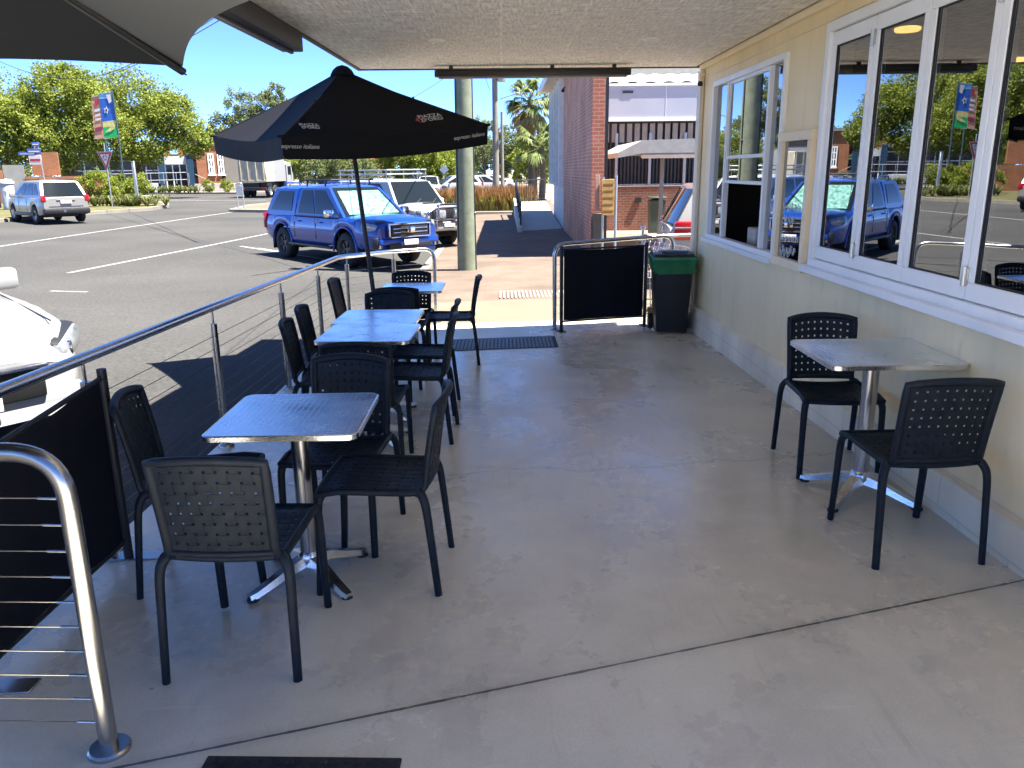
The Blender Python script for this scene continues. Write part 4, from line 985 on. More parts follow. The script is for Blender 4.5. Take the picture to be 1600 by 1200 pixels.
# ------------------------------------------------------------------ vehicles: x forward, y left, z up, origin on the road under the middle
def wheel(par, x, y, R, w, rimm, side):
    b = MB(); M = Matrix.Rotation(PI / 2, 3, 'X')
    b.lathe([(R * .60, -w / 2), (R * .90, -w / 2), (R, -w * .36), (R, w * .36), (R * .90, w / 2), (R * .60, w / 2)], (x, y, R), 28, M, cap=False)
    wh = b.build('wheel', M_tyre, par, ang=50)
    b = MB(); s = side; M2 = Matrix.Rotation(-s * PI / 2, 3, 'X')
    b.lathe([(0, w * .30), (R * .16, w * .30), (R * .20, w * .22), (R * .56, w * .30), (R * .62, w * .47), (R * .66, w * .50), (R * .64, -.02)], (x, y, R), 28, M2, cap=False)
    for k in range(6):
        a = k * PI / 3 + .3; c = V((math.cos(a) * R * .40, math.sin(a) * R * .40, w * .33)); 
        b.box(M2 @ c + V((x, y, R)), (R * .36, R * .15, w * .10), M2 @ Matrix.Rotation(a, 3, 'Z'), .006)
    b.build('rim', rimm, wh, ang=35); return wh

def car(name, label, cat, loc, rz, paint, P, group=None):
    t = thing(name, label, cat, loc, rz, group)
    L, hw, sill, top, (xr, xf), R, wr, ww = P['L'], P['hw'], P['sill'], P['top'], P['ax'], P['arch'], P['wr'], P['ww']
    x0, x1 = -L / 2, L / 2
    def lerp_prof(pr, x):
        for (a, za), (c, zc) in zip(pr[:-1], pr[1:]):
            if x <= c: u = (x - a) / (c - a) if c > a else 0; return za + (zc - za) * max(0, u)
        return pr[-1][1]
    xs = set([x0, x0 + .04, x0 + .12, x0 + .25, x1 - .04, x1 - .12, x1 - .25, x1 - .42] + [p[0] for p in top])
    for k in range(int(L / .22)): xs.add(x0 + .3 + k * .22) if x0 + .3 + k * .22 < x1 - .45 else None
    for c in (xr, xf):
        for k in range(17): xs.add(c + R * math.cos(PI * k / 16) * .9999)
        xs.add(c - R - .002); xs.add(c + R + .002)
    xs = sorted(x for x in xs if x0 <= x <= x1)
    fr, rr = P.get('fr', .16), P.get('rr', .07); clear = P.get('clear', .0)
    rows = []
    for x in xs:
        tf = max(0, (x - (x1 - .6)) / .6); tr = max(0, ((x0 + .45) - x) / .45)
        w_ = hw * (1 - fr * tf ** 2.2 - rr * tr ** 2.2)
        zb = sill
        for c in (xr, xf):
            if abs(x - c) <= R: zb = max(zb, wr + math.sqrt(max(0, R * R - (x - c) ** 2)))
        if tf > 0: zb = max(zb, sill + P.get('fup', .06) * tf)
        if tr > 0: zb = max(zb, sill + P.get('rup', .10) * tr)
        zt = lerp_prof(top, x); zb = min(zb, zt - .12)
        mid = zb + (zt - zb) * .52; crown = P.get('crown', .035)
        lowin = .045
        half = [(w_ - lowin, zb), (w_ - .012, zb + min(.06, (zt - zb) * .2)), (w_, mid), (w_ - .015, zb + (zt - zb) * .72), (w_ - .045, zt - .055), (w_ - .10, zt - .012), (w_ * .5, zt + crown * .75), (0, zt + crown)]
        row = []
        for k, (y, z) in enumerate(half):
            bow = .10 * tf * (1 - (y / hw) ** 2) + P.get('flean', .0) * tf * (z - .7)
            row.append(V((x + bow, y, z)))
        rows.append(row + [V((p.x, -p.y, p.z)) for p in row[-2::-1]])
    b = MB(); n = len(rows[0]); vs = [p for r in rows for p in r]; k_ = len(rows)
    fs = [(i * n + j, i * n + j + 1, (i + 1) * n + j + 1, (i + 1) * n + j) for i in range(k_ - 1) for j in range(n - 1)]
    # ends: strips between left and right halves
    for e, i in ((0, 0), (1, k_ - 1)):
        for j in range(n // 2):
            q = (i * n + j, i * n + j + 1, i * n + n - 2 - j, i * n + n - 1 - j)
            if q[1] == q[2]: q = (q[0], q[1], q[3])
            fs.append(q if e else q[::-1])
    b.add(vs, fs); body = b.build('body', paint, t, ang=32)
    # floor pan and wheel housings, dark
    b = MB(); b.b2(x0 + .15, x1 - .2, -hw + .10, hw - .10, sill + .01, sill + .12)
    for c in (xr, xf): b.b2(c - R * 1.02, c + R * 1.02, -hw + .09, hw - .09, sill + .13, wr + R - .03) if False else b.b2(c - R * .9, c + R * .9, -hw + .30, hw - .30, wr * .7, wr + R * .8)
    b.build('chassis', M_trim, t, smooth=False)
    # wheel arch flares
    if P.get('flare'):
        for c in (xr, xf):
            for s in (-1, 1):
                b = MB(); b.tube([(c + (R + .012) * math.cos(a), s * (hw - .008), wr + (R + .012) * math.sin(a)) for a in [PI * (k / 18 * 1.06 - .03) for k in range(19)]], .028, 8, flat=1.0); b.build('wheel_arch', P['flare'], t)
    # cabin
    for ci, c in enumerate(P['cabins']):
        bx0, bx1, rx0, rx1, zb, zr, wb, wr_ = c['g']; pt = c.get('paint', paint)
        NB = 10
        def side(s, u, lim=0): # s along 0..1 rear to front, u up 0..1
            xb = bx0 + (bx1 - bx0) * s; xr_ = rx0 + (rx1 - rx0) * s; bulge = .03 * math.sin(PI * u)
            return V((xb + (xr_ - xb) * u, (wb + (wr_ - wb) * u + bulge * .5), zb + (zr - zb) * u))
        b = MB()
        def shell(s, v):
            # v 0..1 around from left base over the roof to right base
            if v < .36: p = side(s, v / .36 * .93)
            elif v > .64: p = side(s, (1 - v) / .36 * .93); p = V((p.x, -p.y, p.z))
            else:
                q = (v - .36) / .28 * 2 - 1; pe = side(s, .93); pr = side(s, 1.0); ww_ = pe.y
                yy = -q * ww_; k = 1 - abs(q) ** 3.2
                return V((pe.x + (pr.x - pe.x) * k, yy, pe.z + (zr - pe.z) * k + .035 * (1 - q * q) * math.sin(PI * min(max(s, .06), .94)) ** .5))
            return p
        b.grid(lambda s, v: shell(s, v), 14, 28)
        # front and rear faces
        for e in (0, 1):
            o = len(b.v); m_ = 28; ring = [shell(e, j / m_) for j in range(m_ + 1)]; b.v += [tuple(p) for p in ring]
            for j in range(m_ // 2):
                q = (o + j, o + j + 1, o + m_ - 1 - j, o + m_ - j)
                if q[1] == q[2]: q = (q[0], q[1], q[3])
                b.f.append(q if e == 0 else q[::-1]); b.m.append(0)
        b.build('cabin' if ci == 0 else 'canopy', pt, t, ang=32)
        for (s0, s1, u0, u1, cut0, cut1) in c['win']:
            for s in (-1, 1):
                pl = [side(s0, u0), side(s1, u0), side(s1 - cut1, u1), side(s0 + cut0, u1)]
                pl = [V((p.x, s * (p.y + .007), p.z)) for p in pl]
                b = MB(); m_ = 6
                def fn(a, d, pl=pl): return pl[0].lerp(pl[1], a).lerp(pl[3].lerp(pl[2], a), d) + V((0, s * .012 * math.sin(PI * d), 0))
                b.grid(fn, 4, 4); 
                if s > 0: b.f = [f[::-1] for f in b.f]
                b.build('window', M_carglass_dark, t)
        def glass_end(e, u0, u1, inset, nm):
            a = shell(e, .36 * u0 / .93); c_ = shell(e, .36 * u1 / .93 if u1 < .93 else .36)
            sx = 1 if e == 1 else -1
            def fn(p, q):
                y0_, y1_ = a.y - inset, c_.y - inset; yy = (y0_ + (y1_ - y0_) * q) * (1 - 2 * p)
                return V((a.x + (c_.x - a.x) * q + sx * (.012 + .05 * (1 - (1 - 2 * p) ** 2)), yy, a.z + (c_.z - a.z) * q))
            b = MB(); b.slab(fn, 8, 4, .006) if e == 1 else b.slab(lambda p, q: fn(1 - p, q), 8, 4, .006)
            return b.build(nm, M_carglass_dark, t), fn
        if c.get('ws', True):
            g_, fnw = glass_end(1, .06, .93, .07, 'windscreen')
            if P.get('sunshade'):
                b = MB(); b.slab(lambda p, q: fnw(.06 + .88 * p, .08 + .80 * q) + V((.012, 0, .006)), 8, 4, .003); b.build('sunshade', P['sunshade'], t)
            b = MB()
            for yy in (-.35, .32):
                p0 = fnw(.5 - yy / (2 * wb), .0) + V((.02, 0, .0)); p1 = fnw(.5 - yy / (2 * wb) - .22, .25) + V((.02, 0, .01)); b.tube([p0, p1], .010, 6)
            b.build('wiper', M_trim, t)
        if c.get('rg', True): glass_end(0, .08, .9, .09, 'rear_window')
    # wheels
    for c in (xr, xf):
        for s in (-1, 1): wheel(t, c, s * (hw - ww / 2 - .005), wr, ww, P.get('rim', M_rimsil), s)
    for (nm, m_, boxes) in P.get('bits', []):
        for bx in boxes:
            b = MB(); c_, d_ = bx[0], bx[1]; rot = bx[2] if len(bx) > 2 else 0; tilt = bx[3] if len(bx) > 3 else 0
            b.box(c_, d_, Matrix.Rotation(rot, 3, 'Z') @ Matrix.Rotation(tilt, 3, 'Y'), min(d_) * .3, seg=2); b.build(nm, m_, t)
    for (nm, m_, tubes) in P.get('tubes', []):
        b = MB()
        for pts, r in tubes: b.tube(pts, r, 10)
        b.build(nm, m_, t)
    return t
M_carglass_dark = mat('car_glass', (.010, .013, .014), .06, 0, 0, spec=.5)
M_sunshade = mat('silver_green_sunshade', (.13, .30, .25), .4, .3, .8, 12, .3, 18)
def mirrors(x, y, z, m):
    return ('mirror', m, [((x, s * y, z), (.13, .22, .18), s * .15) for s in (-1, 1)])
def door_lines(xs, hw, z0, z1): return ('door_gap', M_trim, [((x, s * (hw - .004), (z0 + z1) / 2), (.012, .012, z1 - z0)) for x in xs for s in (-1, 1)])

# blue dual cab ute with a canopy
uteP = dict(L=5.25, hw=.93, sill=.46, ax=(-1.62, 1.46), arch=.50, wr=.395, ww=.27, fr=.17, rr=.05, crown=.045, flean=-.04, fup=-.06,
    top=[(-2.63, 1.02), (-2.5, 1.10), (-1.0, 1.12), (.9, 1.12), (1.25, 1.13), (1.9, 1.12), (2.35, 1.06), (2.55, 1.0), (2.63, .90)], rim=M_rimblk, flare=M_blue, sunshade=M_sunshade,
    cabins=[dict(g=(-.98, 1.42, -.85, .42, 1.07, 1.80, .86, .66), win=[(.06, .44, .12, .86, .02, .02), (.46, .93, .12, .86, .02, .10)], rg=False),
            dict(g=(-2.60, -.99, -2.15, -1.0, 1.07, 1.78, .86, .68), win=[(.12, .88, .18, .84, .10, .03)], ws=False)],
    bits=[('headlight', M_lens, [((2.34, s * .74, .93), (.40, .34, .17), -s * .62, .12) for s in (-1, 1)]),
          ('grille', M_trim, [((2.70, 0, .86), (.08, .98, .25))]), ('grille_bar', M_chrome, [((2.715, 0, 1.0), (.08, 1.10, .035)), ((2.725, 0, .72), (.08, 1.02, .03)), ((2.72, 0, .90), (.08, .9, .018)), ((2.72, 0, .82), (.08, .9, .018))]),
          ('grille_side', M_chrome, [((2.70, s * .53, .86), (.08, .035, .27)) for s in (-1, 1)]),
          ('badge', M_chrome, [((2.775, 0, .87), (.03, .20, .13))]), ('bumper', M_blue, [((2.58, 0, .62), (.30, 1.56, .13)), ((2.52, 0, .43), (.26, 1.5, .10))]),
          ('lower_grille', M_trim, [((2.715, 0, .53), (.06, 1.1, .12))]), ('fog_recess', M_trim, [((2.55, s * .76, .60), (.16, .22, .24), -s * .5) for s in (-1, 1)]), ('fog_light', M_chrome, [((2.63, s * .74, .58), (.06, .05, .20), -s * .5) for s in (-1, 1)]),
          ('number_plate', M_plate, [((2.76, 0, .60), (.02, .37, .12))]), ('bonnet_guard', M_trim, [((2.50, 0, 1.035), (.10, 1.45, .035), 0, .3)]),
          mirrors(1.02, 1.03, 1.20, M_chrome), ('taillight', M_red, [((-2.60, s * .86, .92), (.10, .14, .40)) for s in (-1, 1)]),
          ('door_handle', M_blue, [((x, s * .938, .98), (.20, .03, .035)) for x in (-.72, .32) for s in (-1, 1)]),
          ('side_step', M_trim, [((-.1, s * .93, .42), (2.1, .16, .06)) for s in (-1, 1)]), door_lines((-.93, .14, 1.22), .93, .58, 1.06),
          ('mudflap', M_trim, [((-2.14, s * .80, .40), (.02, .28, .34)) for s in (-1, 1)]), ('body_line', M_blue, [((-.2, s * .926, .80), (2.6, .02, .03)) for s in (-1, 1)]),
          ('window_frame', M_trim, [((.1, s * .868, 1.10), (2.2, .02, .03)) for s in (-1, 1)])],
    tubes=[('roof_rack', M_black, [([(x, -.58, 1.93), (x, .58, 1.93)], .018) for x in (-.75, -.5, -.25, 0, .25)] + [([(-.85, s * .58, 1.93), (.38, s * .58, 1.93)], .024) for s in (-1, 1)] + [([(x, s * .58, 1.93), (x, s * .62, 1.78)], .02) for x in (-.7, .2) for s in (-1, 1)]),
           ('canopy_rail', M_blue, [(fillet([(-2.0, s * .56, 1.78), (-1.95, s * .56, 1.86), (-1.15, s * .56, 1.86), (-1.1, s * .56, 1.79)], .05), .018) for s in (-1, 1)]),
           ('antenna', M_black, [([(1.75, -.83, 1.1), (1.62, -.86, 2.15)], .006)])])
HD = math.radians(-44)
def place(u, v, y): p = at(u, v, y); return p.x, p.y
ute = car('blue_ute', 'bright blue dual cab ute with canopy and silver sunshade parked by the footpath', 'ute', (-3.86, 19.95, zroad(-3.86, 19.95)), math.radians(-49), M_blue, uteP)

# white four wheel drive with bull bar, roof rack and spotlights
fwdP = dict(L=4.75, hw=.95, sill=.50, ax=(-1.40, 1.42), arch=.50, wr=.40, ww=.27, fr=.12, rr=.04, crown=.05,
    top=[(-2.38, 1.05), (-2.2, 1.16), (1.0, 1.18), (1.3, 1.20), (1.8, 1.17), (2.2, 1.10), (2.38, .98)], rim=M_rimsil, flare=M_whitecar,
    cabins=[dict(g=(-2.30, 1.35, -2.10, .70, 1.12, 1.88, .88, .72), win=[(.05, .30, .14, .86, .02, .01), (.33, .60, .14, .86, .01, .01), (.62, .93, .14, .86, .01, .08)])],
    bits=[('headlight', M_lens, [((2.24, s * .70, .98), (.22, .34, .22), -s * .4) for s in (-1, 1)]), ('grille', M_trim, [((2.42, 0, .95), (.06, .9, .28))]),
          ('bumper', M_whitecar, [((2.46, 0, .62), (.24, 1.72, .26))]), ('number_plate', M_plate, [((2.60, 0, .66), (.02, .37, .12))]),
          ('spotlight', M_lens, [((2.60, s * .27, .95), (.12, .24, .24)) for s in (-1, 1)]), mirrors(.85, 1.05, 1.25, M_whitecar),
          ('door_gap', M_trim, [((x, s * .947, .85), (.012, .012, .6)) for x in (-.8, .2, 1.2) for s in (-1, 1)]), ('bonnet_scoop', M_trim, [((1.75, 0, 1.24), (.10, .5, .03))])],
    tubes=[('bull_bar', M_chrome, [(fillet([(2.62, -.84, .62), (2.64, -.82, 1.0), (2.62, -.45, 1.12), (2.62, .45, 1.12), (2.64, .82, 1.0), (2.62, .84, .62)], .14), .032), (fillet([(2.6, -.45, .55), (2.62, -.42, 1.22), (2.62, .42, 1.22), (2.6, .45, .55)], .1), .032), ([(2.63, -.8, .82), (2.63, .8, .82)], .024)]),
           ('roof_rack', M_grey_pole, [([(x, -.70, 2.04), (x, .70, 2.04)], .016) for x in (-1.8, -1.4, -1.0, -.6, -.2, .2, .5)] + [([(-2.0, s * .70, 2.04), (.65, s * .70, 2.04)], .022) for s in (-1, 1)] + [([(-2.0, s * .70, 2.16), (.65, s * .70, 2.16)], .018) for s in (-1, 1)] + [([(.65, -.70, 2.16), (.65, .70, 2.16)], .018), ([(-2.0, -.70, 2.16), (-2.0, .70, 2.16)], .018)] + [([(x, s * .70, 1.86), (x, s * .70, 2.16)], .015) for x in (-1.9, -1.2, -.5, .2, .62) for s in (-1, 1)])])
car('white_four_wheel_drive', 'white four wheel drive with bull bar and roof rack parked behind the blue ute', 'four wheel drive', (-3.25, 24.6, zroad(-3.3, 24.6)), math.radians(-48), M_whitecar, fwdP)

# white car nosed up to the terrace at the left edge
sedP = dict(L=4.7, hw=.92, sill=.26, ax=(-1.35, 1.38), arch=.39, wr=.335, ww=.22, fr=.26, rr=.12, crown=.05, flean=-.10, fup=.02,
    top=[(-2.35, .80), (-2.2, .98), (-1.5, 1.0), (.6, .98), (1.0, .98), (1.5, .94), (2.0, .86), (2.25, .76), (2.35, .64)],
    cabins=[dict(g=(-1.95, 1.15, -1.25, .12, .94, 1.47, .82, .60), win=[(.10, .46, .14, .86, .10, .01), (.48, .90, .14, .86, .01, .16)])],
    bits=[('headlight', M_lens, [((2.11, s * .735, .68), (.52, .20, .20), -s * .66, .16) for s in (-1, 1)]), ('lamp_bowl', M_chrome, [((2.20, s * .70, .67), (.10, .17, .12), -s * .60) for s in (-1, 1)]),
          ('lamp_surround', M_trim, [((2.09, s * .728, .68), (.54, .20, .225), -s * .66, .16) for s in (-1, 1)]), ('bonnet_edge', M_trim, [((2.27, 0, .775), (.012, 1.1, .012))]), ('bumper_gap', M_trim, [((1.88, s * .885, .60), (.5, .012, .012), -s * .25) for s in (-1, 1)]), ('grille', M_trim, [((2.43, 0, .52), (.06, .95, .20))]), ('grille_bar', M_chrome, [((2.455, 0, .63), (.05, 1.0, .03))]), ('bumper', M_whitecar, [((2.30, 0, .38), (.26, 1.5, .20))]),
          ('number_plate', M_plate, [((2.475, 0, .44), (.02, .37, .11))]), mirrors(.62, 1.02, 1.02, M_whitecar), door_lines((-.6, .35, 1.0), .92, .4, .92),
          ('bonnet_gap', M_trim, [((1.55, s * .745, .925), (1.1, .010, .012), -s * .05, .12) for s in (-1, 1)]), ('taillight', M_red, [((-2.32, s * .72, .84), (.08, .26, .16)) for s in (-1, 1)])])
car('white_sedan', 'white car cut by the left edge, its bonnet and headlight behind the railing', 'car', (-5.33, 6.30, zroad(-5.3, 6.3)), math.radians(-37), M_whitecar, sedP)

# silver compact SUV seen from behind, nosed into the far kerb
suvP = dict(L=4.5, hw=.93, sill=.34, ax=(-1.28, 1.36), arch=.42, wr=.36, ww=.23, fr=.2, rr=.10, crown=.03, rup=.08,
    top=[(-2.25, 1.0), (-2.15, 1.08), (.8, 1.06), (1.2, 1.06), (1.8, 1.0), (2.25, .86)],
    cabins=[dict(g=(-2.18, 1.35, -1.78, .35, 1.03, 1.70, .87, .68), win=[(.08, .26, .16, .84, .10, .0), (.29, .58, .14, .86, .01, .01), (.60, .93, .14, .86, .01, .12)])],
    bits=[('rear_bumper', M_trim, [((-2.20, 0, .50), (.30, 1.76, .24))]), ('taillight', M_red, [((-2.20, s * .82, 1.0), (.14, .20, .26)) for s in (-1, 1)]),
          ('number_plate', M_plate, [((-2.285, 0, .86), (.02, .42, .12))]), ('plate_garnish', M_silver, [((-2.265, 0, .95), (.03, .7, .05))]), mirrors(.78, 1.02, 1.12, M_silver),
          ('roof_rail', M_trim, [((-.6, s * .64, 1.74), (1.9, .035, .04)) for s in (-1, 1)]), door_lines((-.5, .45, 1.2), .93, .5, 1.0), ('tailgate_gap', M_trim, [((-2.262, 0, .70), (.012, 1.3, .012))]),
          ('cladding', M_trim, [((0, s * .925, .38), (2.4, .03, .14)) for s in (-1, 1)]), ('tow_socket', M_chrome, [((-2.36, .12, .50), (.02, .08, .07))])])
p = place(92, 341, 34.2)
car('silver_suv', 'silver compact SUV seen from behind, nosed into the far kerb beside the shrubs', 'car', (p[0] - .75, p[1] + .6, zroad(-20, 30)), math.radians(90 + 47), M_silver, suvP)

# white SUV tail sticking out behind the bin
csP = dict(suvP); csP.update(L=4.6, top=[(-2.30, 1.02), (-2.2, 1.06), (.8, 1.06), (1.2, 1.06), (1.8, 1.0), (2.3, .86)], cabins=[dict(g=(-2.24, 1.35, -1.90, .35, 1.03, 1.68, .88, .72), win=[(.08, .26, .16, .84, .14, .0), (.29, .58, .14, .86, .01, .01), (.60, .93, .14, .86, .01, .12)])],
    bits=[('rear_bumper', M_whitecar, [((-2.24, 0, .50), (.30, 1.76, .26))]), ('taillight', M_red, [((-2.02, s * .86, .98), (.46, .17, .30), s * .14) for s in (-1, 1)]), ('taillight_band', M_lens, [((-2.04, s * .885, 1.03), (.40, .14, .022), s * .14) for s in (-1, 1)]),
          ('number_plate', M_plate, [((-2.335, 0, .80), (.02, .42, .12))]), ('badge', M_chrome, [((-2.315, 0, .96), (.02, .14, .10))]), mirrors(.78, 1.02, 1.12, M_whitecar), door_lines((-.5, .45, 1.2), .93, .5, 1.0),
          ('roof_rail', M_chrome, [((-.6, s * .64, 1.74), (1.9, .035, .04)) for s in (-1, 1)])])
car('white_suv', 'white SUV with big red tail light parked in the driveway behind the bin', 'car', (4.98, 13.45, fl(3, 13.5) - .05), math.radians(-3.5), M_whitecar, csP)

# traffic and parked cars far down the street
farP = dict(suvP); farP['bits'] = [('headlight', M_lens, [((2.12, s * .66, .80), (.22, .34, .16), -s * .5) for s in (-1, 1)]), ('grille', M_trim, [((2.30, 0, .72), (.05, .9, .2))]), ('number_plate', M_plate, [((2.33, 0, .5), (.02, .37, .11))]), ('taillight', M_red, [((-2.22, s * .82, 1.0), (.12, .2, .24)) for s in (-1, 1)]), mirrors(.78, 1.02, 1.12, M_trim)]
for (u, v, y, rz, pm, lab) in [(671, 301, 66, -88, M_whitecar, 'white car driving towards the viewer down the far street'),
                          (712, 298, 72, 200, M_whitecar, 'white hatchback parked just left of the green timber pole, far down the street'),
                          (752, 297, 74, 30, M_silver, 'silver car just right of the green timber pole, behind the red grass bed'),
                          (770, 297, 80, 35, M_whitecar, 'white car parked behind the red grass bed, next to the telegraph pole'),
                          (642, 292, 95, 60, M_greycar, 'dark car in tree shade far behind the white four wheel drive')]:
    p = at(u, v, y); car('parked_car', lab, 'car', (p.x, p.y, zroad(p.x, y)), math.radians(rz), pm, farP, 'cars far down the street')

# tipper truck on the side street
tk = thing('tipper_truck', 'pale tipper truck with white drum body and cab, seen from behind on the side street', 'truck', (at(421, 302, 68).x, 68, -.23), math.radians(85)); tk.scale = (.92, .92, .92)
M_tray = mat('beige_steel_tray', (.40, .355, .26), .7, 0, .2, 2, .1, 12)
b = MB(); b.b2(-3.6, -1.5, -1.2, 1.2, 1.25, 3.3, .06)
for yy in (-1.0, -.35, .35, 1.0): b.b2(-3.66, -3.59, yy - .05, yy + .05, 1.25, 3.3, .01)
for zz in (1.35, 3.2): b.b2(-3.65, -3.595, -1.2, 1.2, zz - .08, zz + .08, .01)
b.build('tray', M_tray, tk)
b = MB(); 
prof = [(-1.48, 1.3), (-1.48, 3.55), (-.6, 3.62), (.9, 3.5), (1.35, 2.9), (1.35, 1.3)]
b.prism(prof, 2.3, Matrix(((1, 0, 0, 0), (0, 0, -1, 1.15), (0, 1, 0, 0), (0, 0, 0, 1)))); b.build('hopper', M_whitecar, tk, smooth=False)
b = MB(); cp = [(1.75, .9), (1.75, 2.75), (2.0, 3.0), (3.0, 2.95), (3.45, 1.9), (3.5, .7), (1.75, .7)]
b.prism(cp, 2.2, Matrix(((1, 0, 0, 0), (0, 0, -1, 1.1), (0, 1, 0, 0), (0, 0, 0, 1)))); b.build('cab', M_whitecar, tk, smooth=False)
b = MB()
for s in (-1, 1): b.b2(2.1, 2.95, s * 1.105 - .01, s * 1.105 + .01, 1.85, 2.6)
b.box((3.26, 0, 2.4), (.03, 1.9, .9), Matrix.Rotation(-.4, 3, 'Y')); b.b2(1.73, 1.76, -.7, .7, 2.0, 2.6); b.build('window', M_carglass_dark, tk, smooth=False)
b = MB(); b.b2(-3.5, 3.2, -.5, .5, .75, 1.2); b.b2(-3.7, -3.4, -1.15, 1.15, .55, .85, .02); b.b2(-3.3, -2.2, -1.15, 1.15, .9, 1.2); b.b2(1.4, 1.7, -1.0, 1.0, .8, 3.0); b.build('chassis', M_trim, tk, smooth=False)
for x in (-2.6, -1.3, 2.4):
    for s in (-1, 1): wheel(tk, x, s * .98, .50, .34, M_grey_pole, s)
b = MB()
for s in (-1, 1): b.box((-3.7, s * .9, .72), (.03, .3, .14))
b.build('taillight', M_red, tk)
b = MB()
for s in (-1, 1): b.box((2.95, s * 1.32, 2.3), (.08, .2, .45)); b.tube([(2.95, s * 1.1, 2.6), (2.95, s * 1.32, 2.55)], .02, 6)
b.build('mirror', M_trim, tk)
# ------------------------------------------------------------------ power pole beside the path, telegraph poles, wires
pp = thing('power_pole', 'thick green treated timber power pole standing on the footpath beyond the terrace', 'pole', (-.80, 17.2, fl(-.8, 17.2)))
b = MB(); pts = [(0, 0, -.1), (.01, 0, 2), (.03, 0, 5), (.05, 0, 9)]; b.tube(pts, [.205, .195, .18, .16], 24); b.build('shaft', M_timber, pp)
b = MB(); b.tube([(.19, -.07, 0), (.185, -.07, 2), (.19, -.06, 5), (.20, -.05, 8.5)], .022, 10); b.tube([(-.16, -.13, .6), (-.155, -.13, 2), (-.13, -.12, 6)], .012, 8); b.build('cable_conduit', M_black, pp)
b = MB()
for z in (1.2, 2.6, 4.2): b.box((.19, -.07, z), (.06, .07, .03), None, .004)
b.build('bracket', M_steel_d, pp)
b = MB(); b.tube([(.04, 0, 8.6), (-.6, -1.2, 8.9)], .03, 8); b.build('service_arm', M_steel_d, pp)

def tpole(label, u, v, y, r, h, cross):
    p = at(u, v, y); t = thing('telegraph_pole', label, 'pole', (p.x, y, -.55), 0, 'telegraph poles down the street')
    b = MB(); b.tube([(0, 0, 0), (.02, 0, h * .5), (.03, 0, h)], [r, r * .85, r * .7], 14); b.build('shaft', M_oldpole, t)
    if cross:
        b = MB(); b.box((0, .15, h - .5), (2.2, .1, .12), Matrix.Rotation(.12, 3, 'Z'), .01); b.box((0, .15, h - 1.5), (1.6, .1, .12), Matrix.Rotation(.12, 3, 'Z'), .01); b.build('crossarm', M_oldpole, t)
        b = MB()
        for x in (-1.0, -.5, .5, 1.0): b.lathe([(.03, 0), (.05, .05), (.03, .12), (.045, .16), (.0, .2)], (x, .15, h - .44), 10)
        b.build('insulator', M_grey_pole, t)
        b = MB(); b.lathe([(.22, 0), (.26, .05), (.26, .7), (.2, .8)], (.45, -.1, h - 2.2), 16); b.build('transformer', M_grey_pole, t)
        b = MB(); b.tube([(.3, 0, h - 3.2), (1.4, -.4, h - 2.9)], .03, 8); b.lathe([(.05, 0), (.14, -.05), (.12, -.14), (0, -.18)], (1.45, -.42, h - 2.85), 12); b.build('street_light', M_grey_pole, t)
    return p
tp = tpole('tall weathered telegraph pole with crossarms behind the red grass bed', 775, 290, 52, .22, 9.6, True)
tpole('shorter thin telegraph pole close behind the tall one with crossarms', 785, 290, 72, .16, 7.0, False)
def wire(name, label, a, c, sag, r=.012):
    a, c = V(a), V(c); b = MB(); b.tube([a.lerp(c, k / 16) + V((0, 0, -4 * sag * (k / 16) * (1 - k / 16))) for k in range(17)], r, 5); o = b.build(name, M_black); return tag(o, label, 'wire', 'overhead wires')
wire('overhead_wire', 'upper overhead wire crossing the sky beside the parasol tip', at(250, 75, 46), at(430, -45, 24), .2, .016)
wire('overhead_wire', 'lower overhead wire crossing the sky beside the parasol tip', at(170, 118, 50), at(430, -22, 24), .2, .016)
wire('overhead_wire', 'drooping overhead wire below the parasol edge in front of the left trees', at(-60, 62, 46), at(260, 62, 48), 2.0, .018)
wire('overhead_wire', 'overhead wire running down to the tall telegraph pole past the timber pole', (-.8, 17.2, 5.3), (tp.x - .3, 52, 6.4), .15, .014)
wire('overhead_wire', 'long overhead wire from behind the umbrella to the tall telegraph pole', at(560, 195, 40), (tp.x - .9, 52.1, 8.6), .3, .016)
wire('overhead_wire', 'overhead wire from the tall telegraph pole toward the brick building eave', (tp.x + .9, 52.1, 8.6), at(862, 100, 60), .3, .016)

# ------------------------------------------------------------------ trees
def crown_mb(blobs, n, size, seed, elong=1.6, flat=.0, droop=0.):
    n = int(n * 2.7); size *= .60; r = random.Random(seed); b = MB(); tot = sum(q[3] ** 2 for q in blobs)
    for (x, y, z, R, *sq) in blobs:
        sz = sq[0] if sq else 1.0; cnt = int(n * R ** 2 / tot)
        sub = [V((r.gauss(0, 1), r.gauss(0, 1), r.gauss(0, 1))).normalized() * r.uniform(.55, 1.05) for _ in range(max(7, int(cnt / 60)))]
        for _ in range(cnt):
            c = r.choice(sub); d = V((r.gauss(0, 1), r.gauss(0, 1), r.gauss(0, 1))).normalized() * (r.random() ** .5) * .28
            p = V((x, y, z)) + V(((c.x + d.x) * R, (c.y + d.y) * R, (c.z + d.z) * R * sz))
            a = V((r.gauss(0, 1), r.gauss(0, 1), r.gauss(0, .7) - droop)).normalized(); q = V((r.gauss(0, 1), r.gauss(0, 1), r.gauss(0, 1)))
            s_ = a.cross(q).normalized(); L_ = size * r.uniform(.6, 1.35); W_ = L_ / elong / 2
            b.add([p - a * L_ / 2, p + s_ * W_, p + a * L_ / 2, p - s_ * W_], [(0, 1, 2, 3)])
    return b
